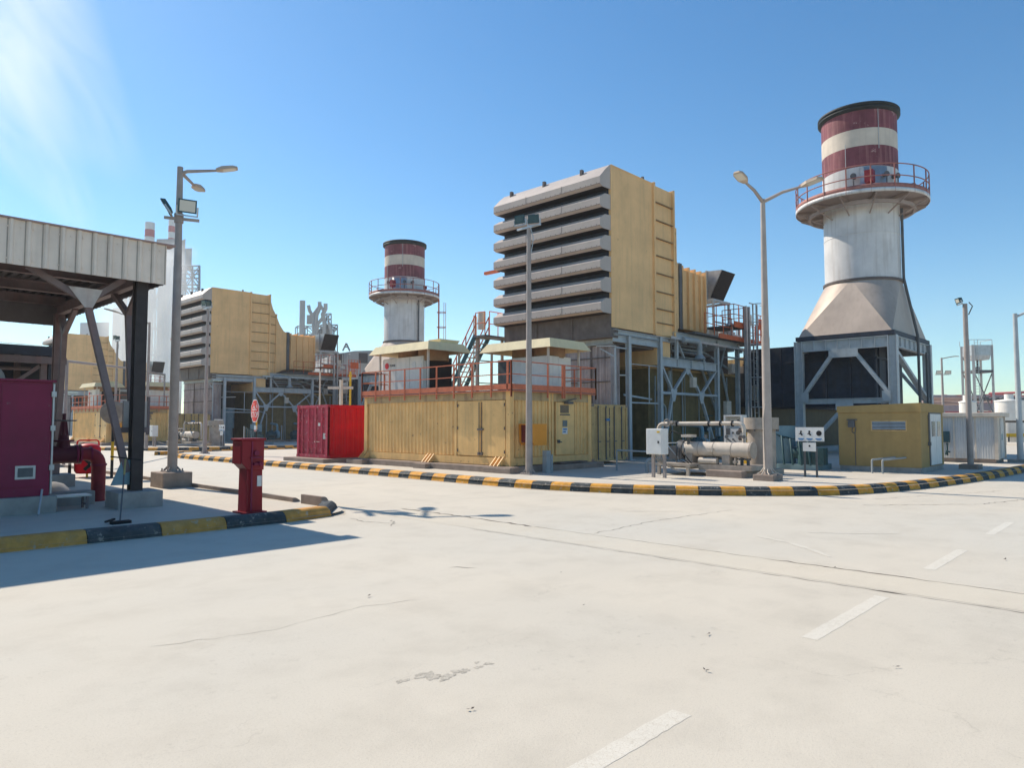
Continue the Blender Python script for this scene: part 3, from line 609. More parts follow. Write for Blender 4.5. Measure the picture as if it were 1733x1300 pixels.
m = MB().box(rx0+.02, rx1, ry0+.02, ry1, 2.8, 2.835); part(es, 'roof_deck', m, SILL)
m = MB().bend([(X0+.1, Y1+.02, .6), (X0+.1, Y1+.02, 2.6), (X0+.5, Y1+.4, 2.62)], .03, 6, .15); part(es, 'conduit', m, CREAM)
m = MB().box(16.2, 21.15, 15.45, 24.3, K-.05, .33); m.box(16.15, 16.2, 15.45, 16.7, K-.05, .3); m.box(15.95, 16.2, 19.4, 20.1, K-.05, .31); m.box(15.9, 16.2, 23.2, 24.3, K-.05, .31)
reg(solo('plinth_slab', 'brown concrete plinth slab under the long khaki equipment shelter', 'plinth', m, CONC, (16.2, 15.45, K), 'shelter plinths', .02), 'brown concrete plinth under the shelter beside the canopy column', None)

def sunshade(x0, x1, y0, y1, zb, zt, label, l2, zfloor, cone):
    t = reg(thing('sunshade', label, 'sunshade', (x0, y0, zfloor), 'sunshades over the air conditioners'), l2, None)
    i = .32
    A = [(x0, y0, zb), (x1, y0, zb), (x1, y1, zb), (x0, y1, zb)]; B = [(x0+i*.4, y0+i*.4, zt), (x1-i, y0+i*.4, zt), (x1-i, y1-i, zt), (x0+i*.4, y1-i, zt)]
    A2 = [(p[0]+(.03 if p[0] == x0 else -.03), p[1]+(.03 if p[1] == y0 else -.03), zb) for p in A]
    B2 = [(p[0]*1, p[1]*1, zt-.02) for p in B]
    m = MB().add(A+B, [(0, 1, 5, 4), (1, 2, 6, 5), (2, 3, 7, 6), (3, 0, 4, 7), (4, 5, 6, 7)]); m.add(A2+B2, [(1, 0, 4, 5), (2, 1, 5, 6), (3, 2, 6, 7), (0, 3, 7, 4), (7, 6, 5, 4)])
    for k in range(4): m.add([A[k], A[(k+1) % 4], A2[(k+1) % 4], A2[k]], [(3, 2, 1, 0)])
    part(t, 'canopy_sheet', m, SHADEP)
    for x in (x0+.3, x1-.35):
        for y in (y0+.35, y1-.4): part(t, 'post', MB().bar((x, y, zfloor), (x, y, zt-.05), .07, .07), CREAM)
    if cone:
        m = MB().loft([[(x0+.9, y0+.3, zt), (x0+1.75, y0+.3, zt), (x0+1.75, y0+.9, zt), (x0+.9, y0+.9, zt)], [(x0+.8, y0+.25, zt+.15), (x0+1.85, y0+.25, zt+.15), (x0+1.85, y0+.95, zt+.15), (x0+.8, y0+.95, zt+.15)]]); part(t, 'vent_cap', m, SHADEP)
    for yy in (y0+1.25, y1-1.3): part(t, 'fan_shroud', MB().tube(((x0+x1)/2+.2, yy, zfloor+1.4), ((x0+x1)/2+.2, yy, zt-.05), .62, 22), FANB)
sunshade(17.0, 19.25, 20.55, 24.4, 4.55, 4.88, 'cream sunshade roof over the white air conditioner on the shelter, left of the pair', 'cream sunshade nearer to the left lamp post on the farther shelter', 2.83, True)
sunshade(19.3, 21.75, 16.45, 20.15, 4.52, 4.86, 'cream sunshade roof behind the slim floodlight pole', 'cream sunshade beside the canopy column on the farther shelter', 2.83, False)

ac = reg(thing('air_conditioner', 'white rooftop air conditioner with a red round emblem on its left face', 'air conditioner', (17.65, 21.6, 2.83), 'air conditioners on the shelter roof'),
         'air conditioner on the farther shelter roof, dark coil side to the right', None)
m = MB().box(17.65, 19.2, 21.66, 24.35, 2.95, 4.42); part(ac, 'casing', m, WHITE2, bevel=.02)
m = MB()
for y in (22.5, 23.4): m.box(17.635, 17.65, y-.01, y+.01, 3.0, 4.4)
for y in (21.75, 24.25): m.box(17.63, 17.65, y-.03, y+.03, 2.98, 4.4)
m.box(17.6, 19.2, 21.63, 24.38, 2.86, 2.97); part(ac, 'panel_frame', m, WHITE)
m = MB().box(17.85, 19.15, 21.62, 21.66, 3.05, 4.38)
for k in range(22): z = 3.08+k*.058; m.box(17.88, 19.12, 21.605, 21.62, z, z+.02)
part(ac, 'coil_grille', m, DARKG)
em = part(ac, 'emblem', MB().tube((17.65, 24.0, 4.12), (17.637, 24.0, 4.12), .13, 20), INKR)
text('TRANE', .13, INK, (17.64, 23.62, 4.12), (0, -1, 0), ac, 'lettering')
m = MB().tube((17.63, 22.3, 4.1), (17.64, 22.3, 4.1), .05, 10); m.box(17.63, 17.65, 22.1, 22.3, 3.95, 4.2); part(ac, 'label_plate', m, WHITE)
ac2 = reg(thing('air_conditioner', 'weathered white air conditioner behind the slim floodlight pole, dark panel at its left end', 'air conditioner', (19.9, 17.05, 2.83), 'air conditioners on the shelter roof'),
          'white air conditioner beside the dark canopy column on the farther shelter', None)
m = MB().box(19.9, 21.3, 17.1, 18.95, 2.95, 4.28); part(ac2, 'casing', m, WHITE2, bevel=.02)
m = MB().box(19.95, 21.25, 18.97, 19.75, 2.95, 4.25); part(ac2, 'coil_section', m, STEELD)
m = MB(); m.box(19.885, 19.9, 17.1, 18.95, 3.58, 3.62); m.box(19.9, 21.3, 17.085, 17.1, 3.55, 3.6); m.box(20.55, 20.57, 17.085, 17.1, 3.0, 4.25); m.box(20.75, 21.2, 17.08, 17.1, 3.65, 4.0); m.box(19.86, 21.3, 17.06, 19.75, 2.86, 2.97); part(ac2, 'panel_frame', m, WHITE)

# ---------------- yellow container behind, orange hood, grey bollard
yc = reg(thing('shipping_container', 'khaki shipping container with dark lock rods, tucked beside the ribbed shelter', 'container', (21.83, 16.53, .25), 'khaki containers beside the shelters'),
         'khaki container standing right of the left lamp post', None)
def cont_end(t, x0, x1, y, z0, z1, body, rodm, labels=True):
    m = MB()
    for x in (x0, x1-.13): m.box(x, x+.13, y-.02, y+.12, z0, z1)
    m.box(x0+.13, x1-.13, y-.02, y+.1, z1-.13, z1); m.box(x0+.13, x1-.13, y-.02, y+.1, z0, z0+.14); part(t, 'end_frame', m, body)
    m = MB(); xm = (x0+x1)/2; m.box(x0+.13, xm-.01, y+.02, y+.07, z0+.14, z1-.13); m.box(xm+.01, x1-.13, y+.02, y+.07, z0+.14, z1-.13)
    for k in range(1, 5): z = z0 + (z1-z0)*k/5; m.box(x0+.16, x1-.16, y+.005, y+.02, z-.03, z+.03)
    part(t, 'door', m, body)
    m = MB()
    for x in (x0+.42, xm-.28, xm+.28, x1-.42): m.tube((x, y-.015, z0+.05), (x, y-.015, z1-.05), .022, 7); m.box(x-.05, x+.05, y-.03, y, z0+.06, z0+.13); m.box(x-.05, x+.05, y-.03, y, z1-.13, z1-.06); m.box(x-.03, x+.16, y-.04, y-.01, z0+.75, z0+.79)
    m.box(xm-.012, xm+.012, y, y+.02, z0+.14, z1-.13)
    part(t, 'lock_rod', m, rodm)
m = MB().corr('y', 16.66, 22.4, 21.87, .4, 2.36, .28, .035, -1); m.box(21.9, 24.2, 16.62, 22.5, .27, 2.46); part(yc, 'body', m, KHAKI3)
cont_end(yc, 21.83, 24.26, 16.53, .25, 2.48, KHAKI3, STEELD)
m = MB().box(22.75, 23.05, 16.525, 16.55, 1.83, 1.93); part(yc, 'label_plate', m, INKB)
for x in (21.83, 24.12):
    for z in (.25, 2.38): part(yc, 'corner_casting', MB().box(x-.01, x+.15, 16.5, 16.64, z, z+.11), CONC)
oh = reg(thing('telephone_hood', 'orange acoustic telephone hood with dark inside, on the end wall of the ribbed shelter', 'hood', (17.3, 15.5, 1.2), 'telephone hoods'),
         'orange hood on the farther shelter behind the striped mirror post', None)
m = MB()
x0, x1, y0, y1, z0, z1 = 16.95, 17.65, 15.2, 15.78, 1.02, 1.72
def hoodside(y): return [(x0, z0+.12), (x0+.12, z0), (x1, z0), (x1, z1), (x0-.06, z1)]
m.prism([(x0, z0+.1), (x0+.1, z0), (x1, z0), (x1, z1), (x0-.04, z1)], 'y', y0, y0+.03); m.prism([(x0, z0+.1), (x0+.1, z0), (x1, z0), (x1, z1), (x0-.04, z1)], 'y', y1-.03, y1)
m.box(x1-.03, x1, y0+.03, y1-.03, z0, z1); m.box(x0-.04, x1-.03, y0+.03, y1-.03, z1-.03, z1)
part(oh, 'shell', m, YPIPE if 0 else mat('orange hood plastic', (.80, .31, .04), .45, var=.1, streak=.1))
m = MB().box(x0+.3, x1-.04, y0+.035, y1-.035, z0+.05, z1-.04); part(oh, 'lining', MB().box(x0+.05, x0+.31, y0+.035, y1-.035, z0+.09, z1-.035), mat('dark red hood lining', (.16, .035, .03), .7)); part(oh, 'back_board', m, mat('dark red hood lining', (.16, .035, .03), .7))
m = MB().tube((17.3, 15.79, 1.4), (17.3, 15.79, .4), .025, 6); part(oh, 'cable_tube', m, KHAKI2)
reg(solo('bollard', 'short grey steel pipe bollard right of the slim floodlight pole', 'bollard', MB().box(17.35, 17.55, 14.95, 15.13, K, .85).tube((17.62, 14.98, K), (17.62, 14.98, .72), .05, 10), PIPEG, (17.45, 15.04, K), 'pipe bollards'), None, None)

# ---------------- red container
rcn = thing('shipping_container', 'bright red shipping container with faded pink doors, left of the ribbed khaki shelter', 'container', (15.75, 25.42, .3))
m = MB().corr('x', 15.95, 21.7, 25.47, .46, 2.36, .27, .03, -1); m.box(15.9, 21.75, 25.5, 27.8, .32, 2.46)
for x0 in (15.76, 21.65): m.box(x0, x0+.14, 25.42, 25.56, .3, 2.5)
m.box(15.9, 21.65, 25.43, 25.53, 2.36, 2.5); m.box(15.9, 21.65, 25.43, 25.53, .3, .46); part(rcn, 'body', m, REDC)
m = MB()
for y in (25.42, 27.68): m.box(15.73, 15.84, y, y+.14, .3, 2.5)
m.box(15.74, 15.84, 25.56, 27.68, 2.38, 2.5); m.box(15.74, 15.84, 25.56, 27.68, .3, .44); part(rcn, 'end_frame', m, REDD)
for a, b in ((25.58, 26.6), (26.64, 27.66)):
    m = MB().box(15.8, 15.86, a, b, .45, 2.37)
    for k in range(1, 5): z = .44+1.94*k/5; m.box(15.785, 15.8, a+.02, b-.02, z-.035, z+.035)
    dr = part(rcn, 'door', m, REDD)
    for y in (a+.27, b-.25):
        for z in (.55, 1.0, 1.9): part(dr, 'rod_bracket', MB().box(15.74, 15.79, y-.06, y+.06, z, z+.07), REDD)
    for z in (.6, 1.2, 1.8, 2.2): part(dr, 'hinge', MB().box(15.76, 15.8, (a-.02 if a < 26 else b-.08), (a+.08 if a < 26 else b+.02), z, z+.06), REDD)
    m = MB()
    for y in (a+.27, b-.25): m.tube((15.76, y, .36), (15.76, y, 2.45), .022, 7); m.box(15.745, 15.78, y-.05, y+.05, .38, .45); m.box(15.745, 15.78, y-.05, y+.05, 2.36, 2.42); m.box(15.75, 15.77, y-.2, y+.02, .98, 1.01); m.box(15.75, 15.77, y-.2, y+.02, .74, .765)
    part(dr, 'lock_rod', m, REDD)
part(rcn, 'sticker', MB().box(15.77, 15.79, 26.05, 26.2, 1.62, 1.75), WHITE2); part(rcn, 'sticker', MB().box(15.77, 15.79, 25.62, 25.82, 1.08, 1.32), GALV)
part(rcn, 'wear_mark', MB().box(15.772, 15.786, 26.1, 26.5, .95, .975), WHITE2)
for y in (25.41, 27.69):
    for z in (.3, 2.4): part(rcn, 'corner_casting', MB().box(15.715, 15.88, y, y+.14, z, z+.11), REDD)
solo('plinth_slab', 'flat brown concrete slab under the red shipping container', 'plinth', MB().box(15.3, 22, 25.0, 28.2, K-.04, .29), CONC, (15.4, 25, K), bevel=.02)

# ---------------- pump skid by the kerb
cc = reg(thing('control_cabinet', 'white control cabinet on two legs at the left end of the lagged tube skid', 'cabinet', (18.2, 11.2, K), 'control cabinets'), 'small white cabinet beside the left lamp post', None)
m = MB().box(18.0, 18.35, 11.05, 11.6, .82, 1.58); part(cc, 'box', m, WHITE, bevel=.015)
m = MB().box(17.985, 18.0, 11.08, 11.57, .85, 1.55); dr = part(cc, 'door', m, WHITE); part(dr, 'handle', MB().box(17.97, 17.985, 11.15, 11.19, 1.15, 1.22), INK); part(dr, 'name_plate', MB().box(17.978, 17.985, 11.12, 11.22, 1.46, 1.51), YPIPE)
for y in (11.1, 11.48): part(cc, 'leg', MB().bar((18.2, y, K), (18.2, y, .82), .08, .08), LAMPP)
m = MB()
for k in range(5): m.path([(18.15, 11.15+k*.07, .82), (18.2, 11.12+k*.05, .6), (18.4+.05*k, 10.95, .38), (18.8, 10.8, .3)], .012, 5)
part(cc, 'cable', m, BEIGE)
xt, zt = 20.2, .93
tb = reg(thing('heat_exchanger_skid', 'pale lagged tube heat exchanger on a steel skid beside the kerb', 'pump skid', (xt, 10.4, K), 'heat exchanger skids'), 'pale lagged tube skid right of the left lamp post', None)
m = MB().tube((xt, 9.3, zt), (xt, 11.55, zt), .23, 28); part(tb, 'lagged_tube', m, CREAM)
for y in (9.33, 9.9, 10.5, 11.0): part(tb, 'tube_band', MB().tube((xt, y, zt), (xt, y+.02, zt), .236, 28), BEIGE)
part(tb, 'end_cap', MB().tube((xt, 9.28, zt), (xt, 9.31, zt), .25, 28), BEIGE); part(tb, 'name_plate', MB().box(xt-.3, xt-.2, 10.45, 10.65, .86, .98), CREAM)
part(tb, 'saddle', MB().box(xt-.2, xt+.2, 9.95, 10.2, .3, .76), BEIGE); part(tb, 'saddle', MB().box(xt-.2, xt+.2, 11.2, 11.4, .3, .8), BEIGE)
m = MB().tube((xt-.2, 10.35, .58), (xt-.2, 10.95, .58), .1, 14); part(tb, 'oil_pipe', m, CREAM)
m = MB().box(xt-.35, xt+.9, 9.2, 12.0, .33, .47); m.box(xt-.35, xt+.9, 9.9, 10.9, .3, .33); part(tb, 'base_frame', m, BEIGE)
m = MB().box(xt-.9, xt-.3, 10.9, 12.1, .42, .5)
for y in (10.98, 12.0): m.bar((xt-.85, y, K), (xt-.85, y, .42), .09, .09)
part(tb, 'bench_frame', m, BEIGE)
m = MB().box(xt-.25, xt+.25, 11.55, 12.0, .6, 1.0); m.tube((xt, 11.55, zt), (xt, 11.75, zt), .27, 18); m.bar((xt-.15, 11.35, .5), (xt-.15, 11.35, 1.3), .07, .07); part(tb, 'pump_head', m, STEELD)
m = MB().box(xt-.35, xt-.0, 11.15, 11.5, 1.3, 1.38); part(tb, 'junction_box', m, CREAM)
m = MB()
for k in range(9): y = 9.5+k*.2; m.tube((xt+.1, y, .47), (xt+.1, y, .62+.1*(k % 3)), .05, 7); m.box(xt+.0, xt+.2, y-.05, y+.05, .62, .68)
part(tb, 'valve_manifold', m, STEELD)
m = MB().path([(xt-.3, 11.6, .6), (xt-.5, 11.9, 1.05), (xt-.35, 11.95, 1.1), (xt-.1, 11.6, 1.12)], .02, 6); m.path([(xt-.4, 11.3, .6), (xt-.5, 11.25, .75), (xt-.4, 11.35, .88)], .015, 5); part(tb, 'hose', m, PIPEG)
solo('plinth_slab', 'brown dusty concrete plinth block under the pale lagged tube', 'plinth', MB().box(19.55, 21.0, 9.35, 10.5, K-.03, .33), CONC, (19.6, 9.4, K), bevel=.02)
m = MB()
for k in range(4): m.path([(xt-.32, 11.4+.1*k, .95), (xt-.55, 11.3+.08*k, .8-.1*k), (xt-.6, 11.0+.1*k, .5), (xt-.4, 10.9+.05*k, .42)], .016, 5)
m.path([(xt-.1, 11.5, 1.35), (xt-.2, 11.9, 1.5), (xt+.1, 12.3, 1.2), (xt+.2, 12.4, .5)], .02, 6); part(tb, 'black_hose', m, RUBBER)
for y in (9.55, 10.1, 10.8): part(tb, 'gauge', MB().tube((xt-.05, y, zt+.22), (xt-.05, y, zt+.36), .012, 6).tube((xt-.08, y, zt+.4), (xt-.04, y, zt+.4), .055, 14), STEELD)
part(tb, 'drain_valve', MB().tube((xt-.22, 9.75, .7), (xt-.22, 9.75, .5), .03, 8).tube((xt-.3, 9.75, .58), (xt-.14, 9.75, .58), .05, 10), BEIGE)
pp = reg(thing('overhead_pipe', 'pale pipe on a high run between the white cabinet and the collared tank', 'pipe', (20.8, 12.0, K), 'overhead pipes'), 'pale pipe run right of the left lamp post', None)
m = MB().bend([(20.8, 12.9, K), (20.8, 12.9, 1.72), (20.8, 9.85, 1.74), (20.8, 9.85, .6)], .065, 12, .22); part(pp, 'pipe', m, CREAM)
m = MB()
for y in (9.9+.3, 10.6, 11.0, 12.15): m.tube((20.8, y, 1.73), (20.8, y+.04, 1.73), .1, 12)
part(pp, 'flange', m, INK)
m = MB().box(20.7, 20.9, 12.2, 12.5, 1.66, 1.82); m.path([(20.68, 12.5+.12*math.cos(t), 1.75+.12*math.sin(t)) for t in [2*math.pi*i/14 for i in range(15)]], .015, 5); m.tube((20.8, 12.3, 1.75), (20.62, 12.3, 1.78), .05, 8); part(pp, 'valve', m, BEIGE)
tk = reg(thing('collared_tank', 'beige cylinder tank with wide top collar behind the pale lagged tube', 'tank', (21.75, 9.72, K), 'collared tanks'), 'beige collared tank left of the stop sign', None)
m = MB().tube((21.75, 9.72, .3), (21.75, 9.72, 1.6), .43, 32); m.box(21.2, 22.2, 9.2, 10.2, K, .3); part(tk, 'shell', m, BEIGE)
m = MB().tube((21.75, 9.72, 1.55), (21.75, 9.72, 1.92), .53, 32); part(tk, 'collar', m, BEIGE)
m = MB()
for k in range(12): t = 2*math.pi*k/12; m.tube((21.75+.5*math.cos(t), 9.72+.5*math.sin(t), 1.48), (21.75+.5*math.cos(t), 9.72+.5*math.sin(t), 1.56), .03, 6)
part(tk, 'collar_bolt', m, STEELD)
ip = reg(thing('instrument_panel', 'white upright instrument panel with gauges behind the pale lagged tube', 'panel', (22.3, 10.95, K), 'instrument panels'), 'white gauge panel left of the stop sign', None)
m = MB(); px_ = 22.3
m.box(px_, px_+.35, 10.62, 11.28, .35, 1.55); m.box(px_, px_+.35, 10.62, 10.68, 1.55, 2.02); m.box(px_, px_+.35, 11.22, 11.28, 1.55, 2.02); m.box(px_, px_+.35, 10.68, 11.22, 1.97, 2.02); m.box(px_+.3, px_+.35, 10.68, 11.22, 1.55, 1.97); part(ip, 'board', m, WHITE)
for y, z, r in ((10.77, 1.42, .07), (10.95, 1.42, .035), (10.75, 1.82, .05), (11.13, 1.2, .03), (10.95, 1.2, .03), (10.85, .98, .03)): part(ip, 'gauge', MB().tube((px_-.02, y, z), (px_, y, z), r, 16), STEELD)
part(ip, 'display', MB().box(px_-.01, px_, 11.05, 11.2, 1.35, 1.56), STEELD)
m = MB(); m.bar((px_-.01, 11.13, 1.2), (px_-.01, 10.85, .98), .01, .02); m.bar((px_-.01, 10.95, 1.2), (px_-.01, 10.72, 1.0), .01, .02); part(ip, 'printed_line', m, INK)
yb = reg(thing('yellow_pipe_support', 'yellow steel channel with small valves between instrument panel and collared tank', 'pipe support', (22.0, 10.35, K), 'yellow pipe supports'), None, None)
m = MB().bar((22.1, 10.4, K), (22.1, 10.4, 1.62), .14, .1); part(yb, 'channel', m, YPIPE)
m = MB()
for z in (1.0, 1.25, 1.5): m.tube((22.05, 10.3, z), (22.05, 10.62, z), .06, 8); m.box(22.0, 22.1, 10.45, 10.6, z-.08, z+.08)
part(yb, 'valve', m, SILL)
pu = reg(thing('vertical_pump', 'dark teal pump set in the shade, left of the white pictogram sign', 'pump', (25.10, 10.4, K), 'vertical pumps'), 'dark teal pump set in the shade behind the stop sign', None)
m = MB().tube((25.10, 10.4, .3), (25.10, 10.4, 1.65), .42, 22); m.box(24.50, 25.80, 9.0, 11, K, .32); part(pu, 'shell', m, BLUEG)
m = MB().tube((24.80, 9.5, .3), (24.80, 9.5, 1.1), .28, 14); m.tube((24.80, 9.1, .7), (24.80, 9.9, .7), .2, 14)
for k in range(5): m.path([(24.40, 9.2+.3*k, .3), (24.35, 9.25+.3*k, 1.0+.1*k), (24.80, 9.4+.2*k, 1.2)], .04, 6)
m.box(24.50, 24.90, 8.8, 9.2, .32, .9); part(pu, 'motor', m, TEAL)
m = MB().box(24.40, 24.43, 10.85, 10.98, K, 1.45); m.bar((24.40, 10.9, 1.45), (24.40, 10.9, 1.5), .2, .02); part(pu, 'level_gauge', m, STEEL)
hr = reg(thing('pipe_rail', 'low grey pipe rail left of the white control cabinet', 'pipe rail', (19.6, 12.9, K), 'low pipe rails'), None, None)
part(hr, 'rail', MB().bend([(19.9, 14.0, K), (19.9, 14.0, .82), (19.9, 12.3, .8)], .03, 8, .06), PIPEG)
part(hr, 'drain_elbow', MB().bend([(19.9, 12.8, K), (19.9, 12.8, .55), (20.8, 12.2, .55)], .06, 10, .15), PIPEG)

sg = reg(thing('pictogram_sign', 'white safety sign with three black pictograms on two posts, left of the khaki hut', 'sign', (21.5, 8.1, K), 'pictogram signs'), 'white pictogram sign right below the stop sign', None)
for y, h in ((8.28, 1.3), (7.93, 1.0)): part(sg, 'post', MB().bar((21.52, y, K), (21.52, y, h), .05, .05), STEELD)
part(sg, 'board', MB().box(21.45, 21.48, 7.68, 8.52, 1.2, 1.62), WHITE); part(sg, 'board', MB().box(21.44, 21.47, 7.92, 8.3, .9, 1.16), WHITE)
m = MB()
for yc_ in (8.35, 8.1, 7.83):
    m.tube((21.45, yc_, 1.49), (21.443, yc_, 1.49), .03, 10); m.bar((21.446, yc_+.02, 1.46), (21.446, yc_-.04, 1.38), .006, .04); m.bar((21.446, yc_+.06, 1.42), (21.446, yc_-.02, 1.43), .006, .02)
m.tube((21.45, 7.82, 1.44), (21.444, 7.82, 1.44), .08, 14); m.tube((21.44, 8.1, 1.06), (21.434, 8.1, 1.06), .03, 10)
part(sg, 'pictogram', m, INK)
m = MB()
for yc_ in (8.35, 8.1, 7.83): m.box(21.443, 21.45, yc_-.09, yc_+.09, 1.26, 1.29); m.box(21.443, 21.45, yc_-.06, yc_+.06, 1.23, 1.25)
part(sg, 'caption', m, INKB)

# ================================================================== COPIES FOR THE TWO FARTHER UNITS
D2, D3 = 40.0, 83.0
for o, l2, l3 in UNIT:
    if l2:
        c2 = copy_tree(o, (0, D2, 0), l2)
        if o is ST:
            WORLD[c2] = c2.location.copy(); q = c2.location
            m = MB(); a = -.72
            for dz in (-.25, .25): m.tube((q.x+3.2*math.cos(a)+dz*.7, q.y+3.2*math.sin(a)+dz*.7, 5), (q.x+3.2*math.cos(a)+dz*.7, q.y+3.2*math.sin(a)+dz*.7, 13.3), .05, 5)
            for k in range(28): z = 5.1+k*.29; m.tube((q.x+3.2*math.cos(a)-.18, q.y+3.2*math.sin(a)-.18, z), (q.x+3.2*math.cos(a)+.18, q.y+3.2*math.sin(a)+.18, z), .02, 4)
            ca = Vector((q.x+3.45*math.cos(a), q.y+3.45*math.sin(a), 0))
            for z in (6.5, 7.9, 9.3, 10.7, 12.1): m.path([(ca.x+.42*math.cos(t), ca.y+.42*math.sin(t), z) for t in [2*math.pi*i/12 for i in range(13)]], .03, 4)
            for k in range(4): t = a-1+k*.67; m.tube((ca.x+.42*math.cos(t), ca.y+.42*math.sin(t), 5.2), (ca.x+.42*math.cos(t), ca.y+.42*math.sin(t), 13), .03, 4)
            part(c2, 'ladder', m, ORANGE)
    if l3: copy_tree(o, (0, D3, 0), l3)

# ---------------- posts behind the red container
t = thing('cross_post', 'pale cross shaped post standing behind the red container', 'post', (24, 37.3, K))
part(t, 'upright', MB().bar((24, 37.3, K), (24, 37.3, 4.4), .2, .14), CREAM); part(t, 'cross_arm', MB().bar((23.45, 37.9, 3.9), (24.5, 36.75, 3.9), .1, .16), FANB if 0 else CREAM)
t = thing('vent_pipe', 'thin yellow vent pipe standing behind the red container', 'vent pipe', (24.4, 36.9, K))
part(t, 'pipe', MB().tube((24.4, 36.9, K), (24.4, 36.9, 4.9), .06, 8).tube((24.4, 36.9, 4.6), (24.4, 36.9, 4.7), .1, 8), YPIPE)
t = thing('vent_pipe', 'thin pale vent pipe standing behind the red container doors', 'vent pipe', (23.2, 38.4, K)); part(t, 'pipe', MB().tube((23.2, 38.4, K), (23.2, 38.4, 5.0), .05, 8), CREAM)

# ---------------- stairway left of the largest intake house
sw = thing('steel_stairway', 'steep steel stairway with orange handrails left of the largest intake house', 'stairway', (23.7, 26.5, K))
A = Vector((22.0, 26.9, K)); Bv = Vector((24.2, 24.7, 5.95))
A = Vector((23.65, 27.2, 2.1)); Bv = Vector((23.85, 24.7, 6.0))
side = Vector((.46, 0, 0))
m = MB()
for s_ in (-1, 1): m.bar(A+side*s_, Bv+side*s_, .06, .22)
part(sw, 'stringer', m, TEAL)
m = MB()
for k in range(17):
    p = A+(Bv-A)*(k+.5)/17; m.bar(p-side, p+side, .26, .03)
part(sw, 'tread', m, GALV)
m = MB()
for s_ in (-1, 1):
    for h in (.5, 1.0): m.tube(A+side*s_+Vector((0, 0, h)), Bv+side*s_+Vector((0, 0, h)), .03, 6)
    for k in range(5): p = A+(Bv-A)*k/4+side*s_; m.tube(p, p+Vector((0, 0, 1.0)), .03, 6)
rail(m, [(23.4, 24.7, 6.0), (23.4, 24.05, 6.0)], 1.1, .5); rail(m, [(24.4, 24.75, 6.0), (25.6, 24.75, 6.0)], 1.3, .5)
part(sw, 'handrail', m, ORANGE)
m = MB().box(23.35, 25.6, 24.0, 24.8, 5.9, 5.98); part(sw, 'landing', m, STEELD)
m = MB()
for x, y in ((23.6, 24.75), (25.3, 24.75), (23.5, 26.0)): m.bar((x, y, K), (x, y, 5.9 if x != 23.5 else 4.0), .11, .11)
for z in (1.5, 2.6, 3.7, 4.8): m.bar((23.6, 24.75, z), (25.3, 24.75, z), .05, .05)
m.bar((23.65, 27.1, K), (23.65, 27.1, 2.4), .1, .1); m.bar((23.6, 24.75, 1.5), (25.3, 24.75, 3.7), .04, .04); part(sw, 'support', m, BEIGE)
m = MB()
for i, (x, y) in enumerate(((23.9, 25.35), (24.25, 25.55))): m.bar((x, y, K), (x, y, 7.1), .05, .05)
for k in range(22): m.bar((23.9, 25.35, .5+k*.3), (24.25, 25.55, .5+k*.3), .025, .025)
m.tube((24.1, 25.0, 6.4), (24.1, 25.0, 7.25), .2, 12); part(sw, 'ladder', m, CREAM)
# ================================================================== THINGS THAT STAND ONCE
def lamp_head(t, p, d, m_body=LAMPH, L=.62, name='lamp_head'):
    p = Vector(p); d = Vector(d).normalized(); e = p + d*L; u = Vector((0, 0, 1)); a = d.cross(u).normalized(); w = .14
    b = a.cross(d)
    rings = []
    for f, ww, hh in ((0, .06, .05), (.12, .1, .06), (.3, .15, .075), (.8, .15, .06), (1.0, .09, .03)):
        q = p + d*L*f; rings.append([q-a*ww-b*.02, q+a*ww-b*.02, q+a*ww*.8+b*hh, q-a*ww*.8+b*hh])
    h = part(t, name, MB().loft(rings), m_body)
    part(h, 'lens', MB().add([p+d*L*.3-a*.12-b*.024, p+d*L*.9-a*.12-b*.024, p+d*L*.9+a*.12-b*.024, p+d*L*.3+a*.12-b*.024], [(0, 1, 2, 3)]), GLASS)
def flood(t, c, d, w=.42, h=.32, th=.09, name='flood_lamp', gl=None):
    c = Vector(c); d = Vector(d).normalized(); a = d.cross(Vector((0, 0, 1))).normalized(); b = a.cross(d)
    def pl(cc, ww, hh): return [cc-a*ww-b*hh, cc+a*ww-b*hh, cc+a*ww+b*hh, cc-a*ww+b*hh]
    o = part(t, name, MB().loft([pl(c-d*th, w*.4, h*.38), pl(c, w/2, h/2), pl(c+d*.03, w/2, h/2)]), FLOODB)
    part(o, 'glass', MB().add(pl(c+d*.034, w/2-.035, h/2-.035), [(0, 1, 2, 3)]), gl or GLASS)
    m = MB(); m.bar(c-a*(w/2+.03), c-a*(w/2+.03)-b*h*.7, .02, .04); m.bar(c+a*(w/2+.03), c+a*(w/2+.03)-b*h*.7, .02, .04); m.bar(c-a*(w/2+.04)-b*h*.7, c+a*(w/2+.04)-b*h*.7, .03, .03)
    part(o, 'bracket', m, GALV)

